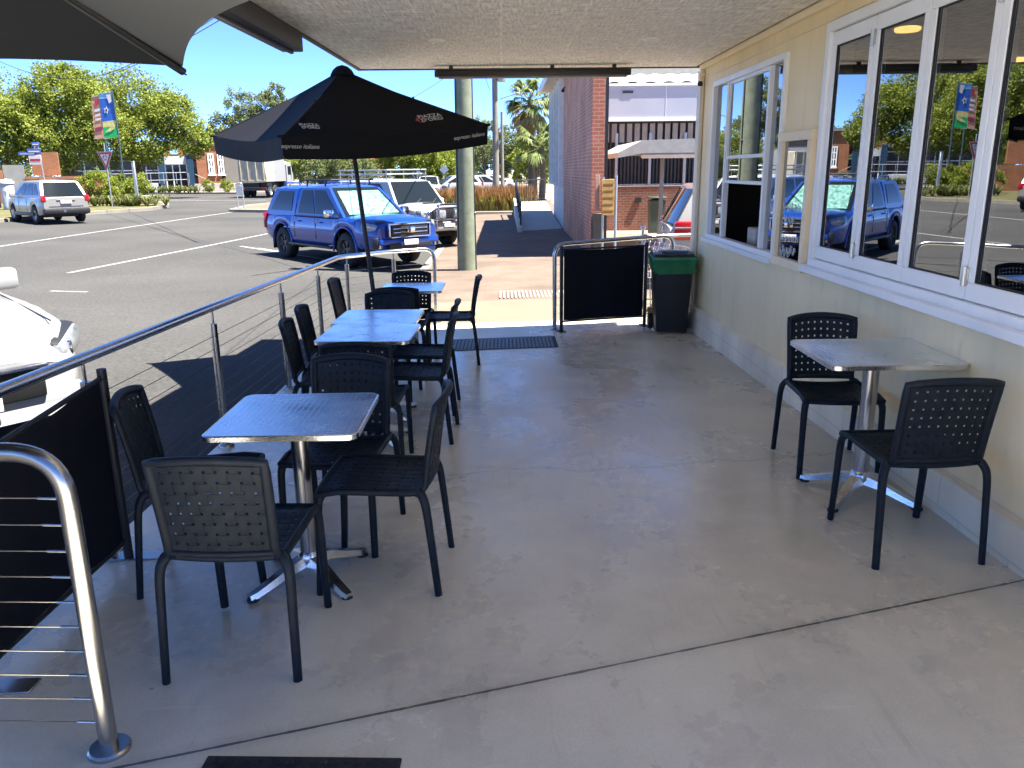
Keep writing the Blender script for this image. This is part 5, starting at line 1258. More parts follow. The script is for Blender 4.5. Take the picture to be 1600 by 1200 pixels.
def trunk_mb(h, r, limbs, seed):
    q = random.Random(seed); b = MB(); tp_ = bez([(0, 0, -.2), (q.uniform(-.1, .1), 0, h * .4), (q.uniform(-.25, .25), q.uniform(-.2, .2), h)], 5); n = len(tp_)
    b.tube(tp_, [r * (1.15 - .6 * k / n) for k in range(n)], 10)
    for (x, y, z) in limbs:
        st = tp_[int(n * .5 + q.random() * n * .45)]; e = V((x, y, z)); m_ = st.lerp(e, .5) + V((q.uniform(-.3, .3), q.uniform(-.3, .3), .25))
        pt = bez([st, m_, e], 5); b.tube(pt, [r * .5 * (1 - .75 * k / len(pt)) for k in range(len(pt))], 7)
    return b
def tree(name, label, loc, blobs, n, size, m, seed, trunk_h=2.4, tr=.22, group=None, elong=1.6, droop=0., cat='tree'):
    t = thing(name, label, cat, loc, 0, group)
    crown_mb(blobs, n, size, seed, elong, droop=droop).build('crown', m, t, smooth=False)
    trunk_mb(trunk_h, tr, [(q[0] * .8, q[1] * .8, q[2] - q[3] * .1) for q in blobs], seed).build('trunk', M_bark, t); return t
GFAR = 'street trees across the road'
G0 = -.14
def ground_at(u, v, y, z): p = at(u, v, y); return (p.x, y, z)
def blob_cloud(seed, n, rx, ry, z0, z1, R0, R1):
    r = random.Random(seed); return [(r.uniform(-rx, rx) * math.cos((i * 2.4)), r.uniform(-ry, ry), r.uniform(z0, z1), r.uniform(R0, R1), .85) for i in range(n)]
# leftmost lime tree, the big double-crowned street tree, and their neighbours
tree('street_tree', 'lime green tree cut by the left edge of the picture behind the blue street signs', ground_at(-5, 290, 60, G0), [(-2.2, 0, 5.2, 2.2), (0, 0, 6.6, 2.6), (1.6, .4, 4.6, 1.9), (.4, -.4, 3.8, 2.0), (2.3, 0, 6.2, 1.5), (-1.6, 0, 7.8, 1.7)], 12000, .30, M_leafA, 11, 2.6, .28, GFAR)
tree('street_tree', 'dense dark green tree right behind the tall street banners', ground_at(118, 290, 62, G0), [(-2.3, 0, 5.0, 2.2), (0, 0, 7.4, 2.3), (1.8, .3, 5.4, 2.3), (-.6, -.8, 3.9, 2.2), (2.0, -.3, 7.3, 1.7), (-1.9, .4, 7.2, 1.7), (.5, 0, 8.6, 1.1)], 17000, .29, M_leafA, 12, 2.4, .32, GFAR)
tree('street_tree', 'broad green tree spreading in front of the blue entrance portal', ground_at(222, 290, 66, G0), [(-2.6, 0, 6.6, 2.3), (0, 0, 7.2, 2.5), (2.4, .3, 6.2, 2.2), (.8, -.6, 4.7, 2.2), (4.2, 0, 4.7, 1.7), (-2.2, -.4, 4.4, 2.2), (3.4, 0, 6.4, 1.4), (5.2, 0, 4.2, 1.0)], 18000, .30, M_leafA, 13, 2.6, .34, GFAR)
tree('street_tree', 'pale open crowned tree rising behind the left half of the umbrella', ground_at(398, 262, 105, G0), [(-3.6, 0, 7.4, 1.9), (-1.0, 0, 9.6, 2.3), (2.6, .3, 9.4, 2.3), (.6, -.3, 6.6, 2.4), (4.2, 0, 6.6, 2.0), (-4.8, 0, 5.2, 1.7), (3.3, 0, 11.0, 1.5)], 8000, .42, M_leafC, 14, 4.6, .3, GFAR)
# middle distance: trees right of the truck, behind the four wheel drive, gums in the centre
GM = 'trees beyond the roundabout'
tree('bushy_tree', 'dark bushy tree beside the truck cab', ground_at(492, 285, 82, -.3), [(-1.4, 0, 3.0, 1.7), (.8, 0, 3.7, 1.8), (2.0, 0, 2.3, 1.6)], 5000, .32, M_leafA, 21, 1.6, .2, GM)
tree('bushy_tree', 'grey green leafy bush just right of the truck', ground_at(528, 285, 76, -.3), [(-1.6, 0, 2.0, 1.5), (.8, 0, 2.6, 1.6), (2.4, 0, 1.8, 1.4)], 4500, .28, M_leafC, 22, 1.2, .16, GM)
tree('bushy_tree', 'bright yellow green tree above the white four wheel drive roof rack', ground_at(628, 290, 88, -.35), [(-2.6, 0, 3.4, 1.9), (0, 0, 4.6, 2.2), (2.6, 0, 3.8, 2.0), (-.6, 0, 2.2, 1.9), (4.4, 0, 2.5, 1.6)], 8000, .34, M_leafB, 23, 1.8, .22, GM)
tree('bushy_tree', 'smaller lime tree beside the grey diamond road sign', ground_at(685, 290, 90, -.4), [(-1.2, 0, 2.6, 1.6), (1.0, 0, 3.4, 1.6), (2.2, 0, 2.0, 1.3)], 4500, .32, M_leafB, 24, 1.6, .18, GM)
GG = 'tall gum trees far down the street'
for k, (u, y, h, m_, lab, wdt) in enumerate([(470, 118, 6.0, M_leafC, 'distant olive gum tree seen low behind the umbrella front corner', 5.5), (560, 120, 6.6, M_leafC, 'distant olive gum tree behind the orange tiled roof', 6), (650, 125, 8.2, M_leafC, 'distant olive gum tree seen under the right side of the umbrella', 5), (705, 130, 9.2, M_leafC, 'distant grey green gum tree just left of the timber power pole', 5), (757, 105, 8.2, M_leafC, 'grey green gum tree between the timber pole and the telegraph poles', 4.2), (806, 90, 7.8, M_leafC, 'olive gum tree right of the telegraph poles, below the palm', 3.6), (835, 78, 5.6, M_leafA, 'darker green tree low in front of the gums, below the palm', 2.6)]):
    r = random.Random(40 + k); bl = [(r.uniform(-wdt, wdt) * .62, r.uniform(-1, 1), h * r.uniform(.42, .92), wdt * r.uniform(.26, .46), .9) for _ in range(8)] + [(0, 0, h * .6, wdt * .5, .9), (-wdt * .5, 0, h * .3, wdt * .36, .8), (wdt * .5, 0, h * .3, wdt * .36, .8)]
    tree('gum_tree', lab, ground_at(u, 290, y, -.5), bl, 5500, .42, m_, 50 + k, h * .5, .22, GG, elong=2.4, droop=.5)
wood = MB(); r = random.Random(77)
for k in range(70):
    x = -115 + k * 2.3 + r.uniform(-1, 1); y = 150 + r.uniform(-8, 8)
    wood.v, wood.f, wood.m = wood.v, wood.f, wood.m
    wood2 = crown_mb([(x, y, r.uniform(2, 5), 3.6), (x + r.uniform(-2, 2), y, r.uniform(5, 8.5), 2.8)], 420, .8, 900 + k, 1.5); wood.add(wood2.v, wood2.f)
tag(wood.build('distant_wood', M_leafC, None, smooth=False), 'low olive band of distant trees closing the far end of the street', 'woodland', kind='stuff')

# ------------------------------------------------------------------ palms
def palm(label, u, y, h, skirt, nf, L, seed, green=M_palm):
    p = at(u, 290, y); t = thing('palm_tree', label, 'palm', (p.x, y, -.5), 0, 'fan palms beside the brick building'); r = random.Random(seed)
    b = MB(); q = bez([(0, 0, 0), (.12, 0, h * .5), (.0, 0, h)], 6); b.tube(q, [.24 - .08 * k / len(q) for k in range(len(q))], 12); b.build('trunk', M_bark, t)
    def fronds(n, e0, e1, ll, sd):
        b = MB(); r = random.Random(sd)
        for k in range(n):
            a = r.uniform(0, 2 * PI); el = r.uniform(e0, e1); d = V((math.cos(a), math.sin(a), 0)); l1 = ll * r.uniform(.45, .6)
            st = V((0, 0, h + r.uniform(-.2, .2))); mid = st + d * math.cos(el) * l1 + V((0, 0, math.sin(el) * l1)); s_ = V((-d.y, d.x, 0))
            b.tube([st, mid], .018, 4)
            for j in range(15):
                f = (j - 7) / 7; dr = (d * math.cos(el) + V((0, 0, math.sin(el)))).lerp(s_ * (1 if f > 0 else -1), abs(f) * .8).normalized(); ln = ll * .55 * (1 - .3 * abs(f)) * r.uniform(.85, 1.1)
                m1 = mid + dr * ln * .5 + V((0, 0, -.05 * ln)); m2 = mid + dr * ln * .85 + V((0, 0, -.5 * ln * r.uniform(.6, 1.3))); w_ = .045 * ll / 1.5; sv = dr.cross(V((0, 0, 1)));
                sv = sv.normalized() * w_ if sv.length > .01 else s_ * w_
                b.add([mid - sv * .5, mid + sv * .5, m1 + sv, m1 - sv, m2], [(0, 1, 2, 3), (3, 2, 4)])
        return b
    fronds(nf, -.45, 1.3, L, seed).build('crown', green, t, smooth=False)
    if skirt: fronds(int(nf * .8), -1.35, -.5, L * .95, seed + 1).build('dead_fronds', M_palmdry, t, smooth=False)
palm('tall fan palm with a brown skirt of dead fronds beside the building eave', 829, 58, 6.6, True, 46, 2.1, 5)
palm('shorter drooping palm in front of the gum trees beside the white lower wall', 846, 56, 3.6, False, 42, 2.3, 9)

# ------------------------------------------------------------------ red grass bed and its edging
hb = thing('grass_bed', 'long planted bed of tall red brown tipped ornamental grass with a low kerb', 'planting', (-.4, 41.5, -.46))
def blades(n, x0, x1, y0, y1, h0, h1, seed, wd=.03, lean=.35, z0=0):
    b = MB(); r = random.Random(seed)
    for _ in range(n):
        x, y = r.uniform(x0, x1), r.uniform(y0, y1); a = r.uniform(0, 2 * PI); h = r.uniform(h0, h1); l = r.uniform(.05, lean) * h; w_ = wd * r.uniform(.6, 1.3)
        d = V((math.cos(a), math.sin(a), 0)); s_ = V((-d.y, d.x, 0)) * w_; p = V((x, y, z0))
        b.add([p - s_, p + s_, p + d * l * .35 + V((0, 0, h * .6)) + s_ * .8, p + d * l * .35 + V((0, 0, h * .6)) - s_ * .8, p + d * l + V((0, 0, h))], [(0, 1, 2, 3), (3, 2, 4)])
    return b
blades(9000, -2.2, 2.0, -1.2, 1.4, .55, 1.0, 3, .035).build('leaves', M_grassgrn, hb, smooth=False)
blades(4000, -2.2, 2.0, -1.2, 1.4, .95, 1.40, 4, .03, .3, .05).build('seed_heads', M_grassred, hb, smooth=False)
b = MB(); b.b2(-2.6, 2.3, -1.5, -1.3, -.05, .14, .03); b.b2(-2.6, -2.4, -1.29, 1.6, -.05, .14, .03); b.build('edging', M_kerb, hb)
b = MB(); b.b2(-2.39, 2.3, -1.29, 1.6, -.04, .05); b.build('soil', M_soil, hb, smooth=False)
hb2 = thing('grass_bed', 'small clump of red brown grass left of the timber pole on the road edge', 'planting', (at(700, 320, 46).x - .2, 46.5, -.46))
blades(1800, -1.1, .9, -1.0, 1.0, .5, .95, 13, .035).build('leaves', M_grassgrn, hb2, smooth=False)
blades(1500, -1.1, .9, -1.0, 1.0, .8, 1.2, 14, .03).build('seed_heads', M_grassred, hb2, smooth=False)

# ------------------------------------------------------------------ strappy planting and shrubs on the verge across the street
def clump(label, u, y, z, nx, L, wdt, seed, m=M_leafD, grp='pale strappy plants along the far kerb'):
    p = at(u, 300, y); t = thing('strappy_plant', label, 'plant', (p.x, y, z), 0, grp); b = MB(); r = random.Random(seed)
    for k in range(nx):
        cx, cy = r.uniform(-wdt, wdt), r.uniform(-.7, .7)
        for j in range(34):
            a = r.uniform(0, 2 * PI); l = L * r.uniform(.6, 1.1); d = V((math.cos(a), math.sin(a), 0)); s_ = V((-d.y, d.x, 0)) * .022 * r.uniform(.7, 1.4); o = V((cx, cy, 0)); hi = r.uniform(.55, 1.0)
            p1 = o + d * l * .35 + V((0, 0, l * .75 * hi)); p2 = o + d * l * .75 + V((0, 0, l * (.85 * hi - .1)))
            b.add([o - s_, o + s_, p1 + s_, p1 - s_, p2], [(0, 1, 2, 3), (3, 2, 4)])
    b.build('leaves', m, t, smooth=False); return t
vz = -.12
clump('pale strappy plants at the foot of the give way sign', 170, 47.5, vz, 16, .85, 1.5, 31)
clump('pale strappy plants at the rounded kerb corner right of the grey bollard', 226, 47.0, vz, 16, .9, 1.1, 32)
clump('pale strappy plants between the banner pole and the bollard', 198, 48.5, vz, 14, .8, 1.1, 33)
clump('long row of pale strappy plants below the blue entrance ramp', 262, 79.5, vz, 30, .95, 3.2, 34)
def shrub(label, u, y, z, blobs, n, size, m, seed):
    p = at(u, 300, y); t = thing('shrub', label, 'shrub', (p.x, y, z), 0, 'shrubs across the street'); crown_mb(blobs, n, size, seed).build('foliage', m, t, smooth=False)
    b = MB(); r = random.Random(seed)
    for k in range(7): b.tube([(r.uniform(-.2, .2), r.uniform(-.2, .2), 0), (r.uniform(-.6, .6), r.uniform(-.4, .4), blobs[0][2])], .025, 5)
    b.build('stem', M_bark, t)
shrub('leafy lime green shrub right behind the silver SUV', 150, 51, vz, [(-.9, 0, .9, .8), (.2, 0, 1.2, .9), (1.1, 0, .9, .7)], 3000, .18, M_leafB, 41)
shrub('leafy lime green shrub behind the foot of the banner pole', 205, 52, vz, [(-.7, 0, .9, .8), (.4, 0, 1.1, .8)], 2400, .18, M_leafB, 42)
shrub('small round clipped shrub under the brick wall windows, left of the pair', 326, 80, vz, [(0, 0, .6, .62)], 900, .16, M_leafA, 43)
shrub('small round clipped shrub under the brick wall windows, right of the pair', 356, 80, vz, [(0, 0, .62, .65)], 900, .16, M_leafA, 44)

# ------------------------------------------------------------------ give way sign, banners, street signs, bollard, cabinet, hoop
M_signred = mat('faded_sign_red', (.42, .03, .045), .5, 0, .1, 10); M_signwhite = mat('sign_white', (.62, .56, .56), .5, 0, .1, 10)
M_signblue = mat('street_sign_blue', (.06, .12, .42), .5, 0, .1, 10); M_signblack = mat('sign_black', (.02, .02, .025), .5, 0, .1, 10)
y = 45.6; p = at(172, 300, y); gw = thing('give_way_sign', 'red and white triangular give way sign with a roundabout ring on a grey post', 'road sign', (p.x, y, vz), math.radians(-24))
q0 = at(170, 247, y)
zc = q0.z - vz
b = MB(); b.tube([(0, .03, 0), (0, .03, zc + .75)], .03, 10); b.build('post', M_grey_pole, gw)
def tri(r, c, th): return [(r * math.cos(a) + c[0], r * math.sin(a) + c[1]) for a in (math.radians(-90), math.radians(30), math.radians(150))]
XZ = lambda yy: Matrix(((1, 0, 0, 0), (0, 0, -1, yy), (0, 1, 0, zc), (0, 0, 0, 1)))
for nm, r_, yy, m_ in (('plate_edge', .68, .0, M_signwhite), ('border', .625, -.010, M_signred), ('face', .40, -.020, M_signwhite)):
    b = MB(); b.prism(tri(r_, (0, 0), 0), .006, XZ(yy)); b.build(nm, m_, gw, smooth=False)
b = MB()
for k in range(3):
    a0 = k * 2 * PI / 3; b.tube([(.125 * math.cos(a0 + j * .27), -.03, zc + .02 + .125 * math.sin(a0 + j * .27)) for j in range(6)], .022, 6)
b.build('roundabout_symbol', M_signblack, gw)
# two banners on leaning poles
def banner(label, u_pole, y, quad, cols, grp, drawf):
    p = at(u_pole, 320, y); t = thing('street_banner', label, 'banner', (p.x, y, vz), 0, grp); o = V(t.location)
    P4 = [at(u, v, y) - o for u, v in quad]     # tl, tr, br, bl
    top = (P4[0] + P4[1]) / 2 if False else P4[1]
    b = MB(); b.tube([(0, .02, 0), P4[2] + V((.05, .02, 0)), P4[1] + V((.05, .02, .1))], .05, 12); b.build('pole', mat('dark_green_pole', (.05, .085, .08), .5, .2), t)
    b = MB()
    for k in (0, 3): b.tube([P4[k], P4[1 if k == 0 else 2] + V((.05, .02, 0))], .018, 8)
    b.build('banner_arm', M_grey_pole, t)
    def S(s, v, d=0): return (P4[0].lerp(P4[1], s)).lerp(P4[3].lerp(P4[2], s), v) + V((0, -d + .03 * math.sin(3 * v + s), 0))
    v0 = 0
    for nm, m_, v1 in cols:
        b = MB(); b.slab(lambda s, w_, a=v0, c=v1: S(s, c + (a - c) * w_), 4, 4, .006); b.build(nm, m_, t); v0 = v1
    drawf(t, S)
M_bl = mat('banner_blue', (.02, .11, .42), .6, 0, .35, 3); M_gr = mat('banner_green', (.01, .36, .09), .6, 0, .2, 3); M_ye = mat('banner_sand', (.55, .48, .16), .6, 0, .3, 6); M_pk = mat('banner_salmon', (.55, .27, .17), .6, 0, .3, 5); M_sk = mat('banner_sky', (.20, .42, .62), .6, 0, .3, 4)
def patch(t, S, nm, m_, pts, d=.02):
    b = MB(); vs = [S(s, v, d) for s, v in pts] + [S(s, v, d + .006) for s, v in pts]; n = len(pts)
    b.add(vs, [tuple(range(n)), tuple(range(2 * n - 1, n - 1, -1))] + [(i, n + i, n + (i + 1) % n, (i + 1) % n) for i in range(n)]); b.build(nm, m_, t, smooth=False)
def draw_blue(t, S):
    fl_ = []
    for k in range(10): a = k * PI / 5; rr = .22 if k % 2 == 0 else .11; fl_.append((.42 + rr * math.cos(a), .38 + rr * .42 * math.sin(a)))
    patch(t, S, 'flower_emblem', M_signwhite, fl_)
    patch(t, S, 'flower_centre', M_signblack, [(.42 + .07 * math.cos(k * PI / 4), .38 + .03 * math.sin(k * PI / 4)) for k in range(8)], .03)
    patch(t, S, 'white_cloud', M_signwhite, [(.55, .05), (.92, .04), (.95, .2), (.7, .24)])
    patch(t, S, 'green_hill', M_ye, [(.1, .86), (.5, .78), (.9, .72), (.9, .80), (.5, .86)])
banner('blue yellow and green street banner with a white flower emblem', 198, 52.0, [(154, 146), (174, 144), (184, 214), (163, 217)], [('sky_panel', M_sk, .12), ('blue_panel', M_bl, .62), ('sand_panel', M_ye, .75), ('green_panel', M_gr, 1.0)], 'street banners on the corner', draw_blue)
def draw_pink(t, S):
    for k, (a, c) in enumerate(((.30, .36), (.42, .47), (.52, .57))): patch(t, S, 'text_band', M_signwhite, [(.25, a), (.85, a - .01), (.85, c - .01), (.25, c)])
    patch(t, S, 'maroon_band', mat('banner_maroon', (.22, .03, .06), .6), [(.1, .74), (.9, .72), (.9, .82), (.1, .84)])
    patch(t, S, 'orange_crest', M_signred, [(.35, .08), (.8, .06), (.75, .2), (.4, .22)])
banner('faded salmon pink street banner hung left of the blue one', 177, 53.0, [(142, 152), (156, 149), (163, 216), (148, 217)], [('salmon_panel', M_pk, 1.0)], 'street banners on the corner', draw_pink)
y = 46.5; p = at(74, 300, y); ss = thing('street_sign', 'cluster of blue street name blades and white panel on a slim post', 'street sign', (p.x, y, vz))
zt = at(70, 222, y).z - vz; b = MB(); b.tube([(0, 0, 0), (-.12, 0, zt)], .03, 10); b.build('post', M_grey_pole, ss)
for k, (dx, dz, w_, h_, m_) in enumerate(((-.22, -.12, .42, .24, M_signblue), (-.36, -.50, .75, .30, M_signblue), (-.75, -.62, 1.0, .16, M_signblue), (-.36, -.95, .7, .5, M_signwhite))):
    b = MB(); b.box((dx, -.05, zt + dz), (w_, .02, h_), None, .008); o = b.build('sign_blade', m_, ss)
    b = MB(); b.box((dx, -.066, zt + dz), (w_ * .8, .006, h_ * .25)); b.build('lettering_band', M_signwhite if m_ is M_signblue else M_signred, o)
y = 50; p = at(216, 310, y); bo = thing('bollard', 'grey metal post standing in the strappy plants at the kerb corner', 'post', (p.x, y, vz))
hb_ = at(214, 253, y).z - vz; b = MB(); b.box((-.04, 0, hb_ / 2), (.17, .14, hb_), None, .02); b.build('post', M_grey_pole, bo); b = MB(); b.box((-.04, 0, hb_ + .02), (.19, .16, .04), None, .01); b.build('cap', M_grey_pole, bo)
b = MB(); b.box((.5, .4, .25), (.9, .6, .5), None, .08, seg=2); tag(b.build('rock', mat('pale_rock', (.4, .38, .35), .9, 0, .2, 4, .5, 8)), 'pale boulder beside the grey metal post', 'rock'); bpy.data.objects['rock'].location = (p.x, y, vz)
y = 44; p = at(16, 322, y); cb = thing('litter_bin', 'pale grey rounded street litter bin on the grass at the left edge', 'litter bin', (p.x, y, vz)); s = 1.0
b = MB(); b.lathe([(.30, 0), (.33, .08), (.30, .2), (.33, 1.3), (.31, 1.36)], n=24); b.build('body', mat('pale_grey_bin', (.32, .34, .37), .5, 0, .1, 3), cb)
b = MB(); b.lathe([(.37, 1.36), (.37, 1.44), (.25, 1.56), (0, 1.60)], n=24); b.build('lid', M_signwhite, cb)
b = MB(); b.box((.0, -.33, .95), (.2, .03, .14), None, .01); b.build('plate', M_grey_pole, cb)
y = 46.8; p = at(3, 300, y); lp = thing('parking_sign', 'slim white and black post with a sign at the far left edge', 'pole', (p.x, y, vz)); z1 = at(5, 226, y).z - vz
b = MB(); b.tube([(0, 0, 0), (-.08, 0, z1)], .05, 10); b.build('post', M_grey_pole, lp); b = MB(); b.box((-.28, -.04, z1 - .35), (.6, .03, .6), None, .02); b.build('sign_plate', M_signwhite, lp); b = MB(); b.tube([(-.28, 0.05, 0), (-.33, 0.05, z1 - .7)], .07, 10); b.build('dark_post', M_signblack, lp)
y = 44.6; p = at(377, 325, y); hp_ = thing('hoop_sign', 'narrow grey hoop post standing on the end of the paved traffic island', 'post', (p.x, y, zroad(p.x, y) + .13)); h_ = at(378, 286, y).z - (zroad(p.x, y) + .13)
b = MB(); b.tube(fillet([(-.16, 0, 0), (-.16, 0, h_), (.16, 0, h_), (.16, 0, 0)], .12), .035, 10); b.build('hoop', M_grey_pole, hp_); b = MB(); b.box((0, -.02, h_ * .72), (.24, .015, h_ * .36), None, .004); b.build('plate', M_grey_pole, hp_)
y = 75; p = at(695, 300, y); ds = thing('diamond_sign', 'grey back of a diamond shaped road sign in front of the lime tree', 'road sign', (p.x, y, -.5)); zc2 = at(695, 265, y).z + .5
b = MB(); b.tube([(0, .05, 0), (0, .05, zc2)], .04, 8); b.build('post', M_grey_pole, ds); b = MB(); b.box((0, 0, zc2), (.62, .02, .62), Matrix.Rotation(PI / 4, 3, 'Y'), .005); b.build('plate', M_grey_pole, ds)

# ------------------------------------------------------------------ orange brick offices across the roundabout
A = at(200, 300, 84); B_ = at(366, 300, 88); dAB = (B_ - A); dAB.z = 0; LA = dAB.length; angA = math.atan2(dAB.y, dAB.x)
ob = thing('brick_offices', 'orange brick civic building with a blue entrance portal behind the broad tree', 'building', (A.x, A.y, vz), angA)
M_brickO2 = M_brickO
def ox(u): # distance along the facade of an image column
    d = ray(u, 290); a, c = V((A.x, A.y)), V((dAB.x, dAB.y)).normalized(); det = d.x * -c.y + c.x * d.y
    return (d.x * a.y - d.y * a.x) / (c.x * -d.y + c.y * d.x) * -1 if False else ((a.x * d.y - a.y * d.x) / (c.y * d.x - c.x * d.y))
xb0, xb1 = ox(311), ox(362); xd0, xd1 = ox(257), ox(305)
b = MB(); b.b2(xb0, xb1 - .9, 0, 9, 0, 5.3); b.build('wall', M_brickO, ob, smooth=False)
b = MB(); b.b2(-6, xd0 - .2, 2.5, 9, 0, 3.6); b.build('side_wall', mat('dark_glazed_wall', (.06, .06, .07), .4), ob, smooth=False)  # one even dark grey tone
b = MB(); b.b2(-6.3, xb0, 1.6, 9.2, 3.62, 3.95); b.b2(xb0 - .3, xb1 - .5, -.35, 9.3, 5.32, 5.55); b.build('roof', mat('dull_roof_sheet', (.22, .22, .23), .6), ob, smooth=False)
b = MB(); b.b2(xd0 - .1, xb0 - .01, 1.2, 2.4, 3.0, 4.7); b.build('entrance_parapet', M_brickO, ob, smooth=False)
b = MB(); b.b2(xd0 - .35, xd0 + .25, .2, .8, 0, 3.9, .03); b.b2(xd1 - .55, xd1 + .05, .2, .8, 0, 4.0, .03); b.build('portal', mat('portal_blue', (.006, .035, .075), .55, 0, .1, 3), ob)
b = MB(); b.b2(xd0 + .26, xd1 - .56, .5, 1.1, 2.7, 3.5, .02); b.build('portal_lintel', mat('portal_grey', (.42, .43, .43), .6), ob)
b = MB()
wd_ = (xd1 - .6 - xd0 - .3)
for k in range(4): b.b2(xd0 + .3 + wd_ * k / 3 - .05, xd0 + .3 + wd_ * k / 3 + .05, .95, 1.05, .3, 2.7)
b.build('door_frame', M_white, ob, smooth=False)
b = MB(); b.b2(xd0 + .3, xd0 + .3 + wd_, 1.1, 1.15, .3, 2.7); b.build('door', M_carglass_dark, ob, smooth=False)
b = MB(); b.b2(xd0 + .9, xd0 + 1.7, 1.15, 1.18, 3.75, 4.45); b.build('sign_panel', mat('portal_sign', (.25, .5, .6), .5), ob, smooth=False)
for (u0, u1) in ((329, 338), (344, 353)):
    xa, xc = ox(u0) - .02, ox(u1); z_a, z_c = at(333, 272, 87).z - vz, at(333, 240, 87).z - vz
    b = MB(); frame = b
    for xx in (xa, (xa + xc) / 2 - .05, xc - .12): b.b2(xx, xx + .12, -.10, -.02, z_a, z_c)
    for zz in (z_a, z_a + (z_c - z_a) / 3, z_a + (z_c - z_a) * 2 / 3, z_c - .12): b.b2(xa + .121, xc - .121, -.085, -.015, zz, zz + .12)
    b.b2(xa - .1, xc + .1, -.16, -.002, z_a - .16, z_a - .01); w_ = b.build('window', M_white, ob, smooth=False)
    b = MB(); b.b2(xa + .1, xc - .1, -.03, -.012, z_a + .1, z_c - .05); b.build('pane', M_carglass_dark, w_, smooth=False)
b = MB(); b.b2(xb0 - .9, xb0 - .02, .4, .46, 1.3, 2.4); b.build('window', M_carglass_dark, ob, smooth=False)
b = MB()
for k in range(9): b.b2(-5 + k * 1.15, -4.9 + k * 1.15, 2.40, 2.49, .8, 3.2)
for zz in (.8, 2.1, 3.1): b.b2(-5, 5.4, 2.36, 2.40, zz, zz + .1)
b.build('window_frame', M_white, ob, smooth=False)
b = MB(); b.b2(-2.5, xd0 - .6, -1.4, -.2, 0, .85, .03); b.build('ramp', mat('ramp_concrete', (.36, .37, .38), .8, 0, .15, 2), ob)
b = MB()
for zz in (1.1, 1.8): b.tube([(-2.5, -1.3, zz), (xd0 + 2.2, -1.3, zz + .1)], .03, 8)
for k in range(8): b.tube([(-2.5 + k * 1.2, -1.3, .8), (-2.5 + k * 1.2, -1.3, 1.85)], .03, 8)
b.tube([(xd1 + .1, -.6, 1.7), (xd1 + 2.0, -1.4, .7)], .03, 8); b.build('ramp_rail', M_grey_pole, ob)
b = MB(); b.b2(xb0 - .5, xb1 + .3, -2.0, -1.8, 0, .75, .02); b.build('low_wall', mat('grey_low_wall', (.34, .31, .29), .8, 0, .15, 2), ob)
gw_ = thing('grey_shed', 'plain grey wall end beside the orange brick building behind the truck', 'building', (at(364, 300, 90).x, 90, vz), angA); b = MB(); b.b2(-.6, 3.6, 0, 6, 0, 4.6); b.build('wall', mat('grey_wall', (.16, .15, .135), .8, 0, .1, 2), gw_, smooth=False); b = MB(); b.b2(-.8, 3.8, -.2, 6.2, 4.61, 4.8); b.build('roof', M_greycar, gw_, smooth=False)

# brick garden wall with grey panels on the left, behind the street signs
gwl = thing('garden_wall', 'long orange brick wall with grey fence panels behind the silver SUV', 'wall', (at(70, 300, 55).x, 55, vz), .30)
zt_ = at(90, 262, 55).z - vz
b = MB(); b.b2(-1.0, 4.2, 0, .35, 0, zt_ - .55); b.b2(-.6, 1.0, .36, .7, zt_ - .5, zt_ + 1.0); b.build('brick_wall', M_brickO, gwl, smooth=False)
b = MB(); b.b2(-3.0, -2.3, -.05, .3, 0, zt_ - .1); b.build('brick_pillar', M_brickO, gwl, smooth=False)
b = MB(); b.b2(-2.25, -1.02, .05, .12, 0, zt_ + .2); b.b2(-7, -3.05, .05, .12, 0, zt_ + .1); b.build('fence_panel', mat('grey_fence_panel', (.23, .225, .21), .8, 0, .15, 2), gwl, smooth=False)
# orange tiled roof house
hs = thing('far_house', 'far low house with an orange tiled roof above the ute', 'house', (at(572, 290, 108).x, 108, -.4)); z_ = at(572, 254, 108).z + .4
b = MB(); b.add([(-3.0, 0, z_ - 1.0), (2.2, 0, z_ - 1.0), (1.4, 2.2, z_ + .8), (-2.4, 2.2, z_ + .8), (-3.0, 4.4, z_ - 1.0), (2.2, 4.4, z_ - 1.0)], [(0, 1, 2, 3), (3, 2, 5, 4), (0, 3, 4), (1, 5, 2)]); b.build('roof', mat('orange_roof_tiles', (.32, .09, .033), .8, 0, .2, 3), hs, smooth=False)
b = MB(); b.b2(-2.7, 1.9, .3, 4.1, 0, z_ - 1.01); b.build('wall', M_cream, hs, smooth=False)

# ------------------------------------------------------------------ brick building on the right of the path
bb_ = thing('brick_building', 'red brick building with tall white framed windows and pale eaves along the footpath', 'building', (2.3, 19.2, -.46))
BX, BY, BZ = 2.3, 19.2, -.46
def bp(mb, nm, m_, **k): mb.v = [tuple(V(p) - V((BX, BY, BZ))) for p in mb.v]; return mb.build(nm, m_, bb_, **k)
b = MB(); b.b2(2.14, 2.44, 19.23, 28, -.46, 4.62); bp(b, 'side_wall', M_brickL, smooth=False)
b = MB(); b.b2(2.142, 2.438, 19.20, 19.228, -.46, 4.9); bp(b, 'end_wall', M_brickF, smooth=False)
b = MB(); b.b2(2.18, 2.44, 28.005, 34, -.46, 1.05); bp(b, 'render_base', mat('pale_render_base', (.5, .52, .52), .7, 0, .08, 2), smooth=False)
b = MB(); b.b2(2.24, 2.30, 28.01, 34, 1.06, 4.6); bp(b, 'window_glass', M_carglass_dark, smooth=False)
b = MB()
for yy in (28.05, 29.4, 30.9, 32.4, 33.85): b.b2(1.97, 2.23, yy, yy + .14, 1.06, 4.6)
b.b2(2.10, 2.22, 28.2, 33.8, 1.052, 1.14); b.b2(2.11, 2.22, 28.2, 33.8, 4.3, 4.6); bp(b, 'window_frame', mat('pale_window_frame', (.80, .80, .74), .5), smooth=False)
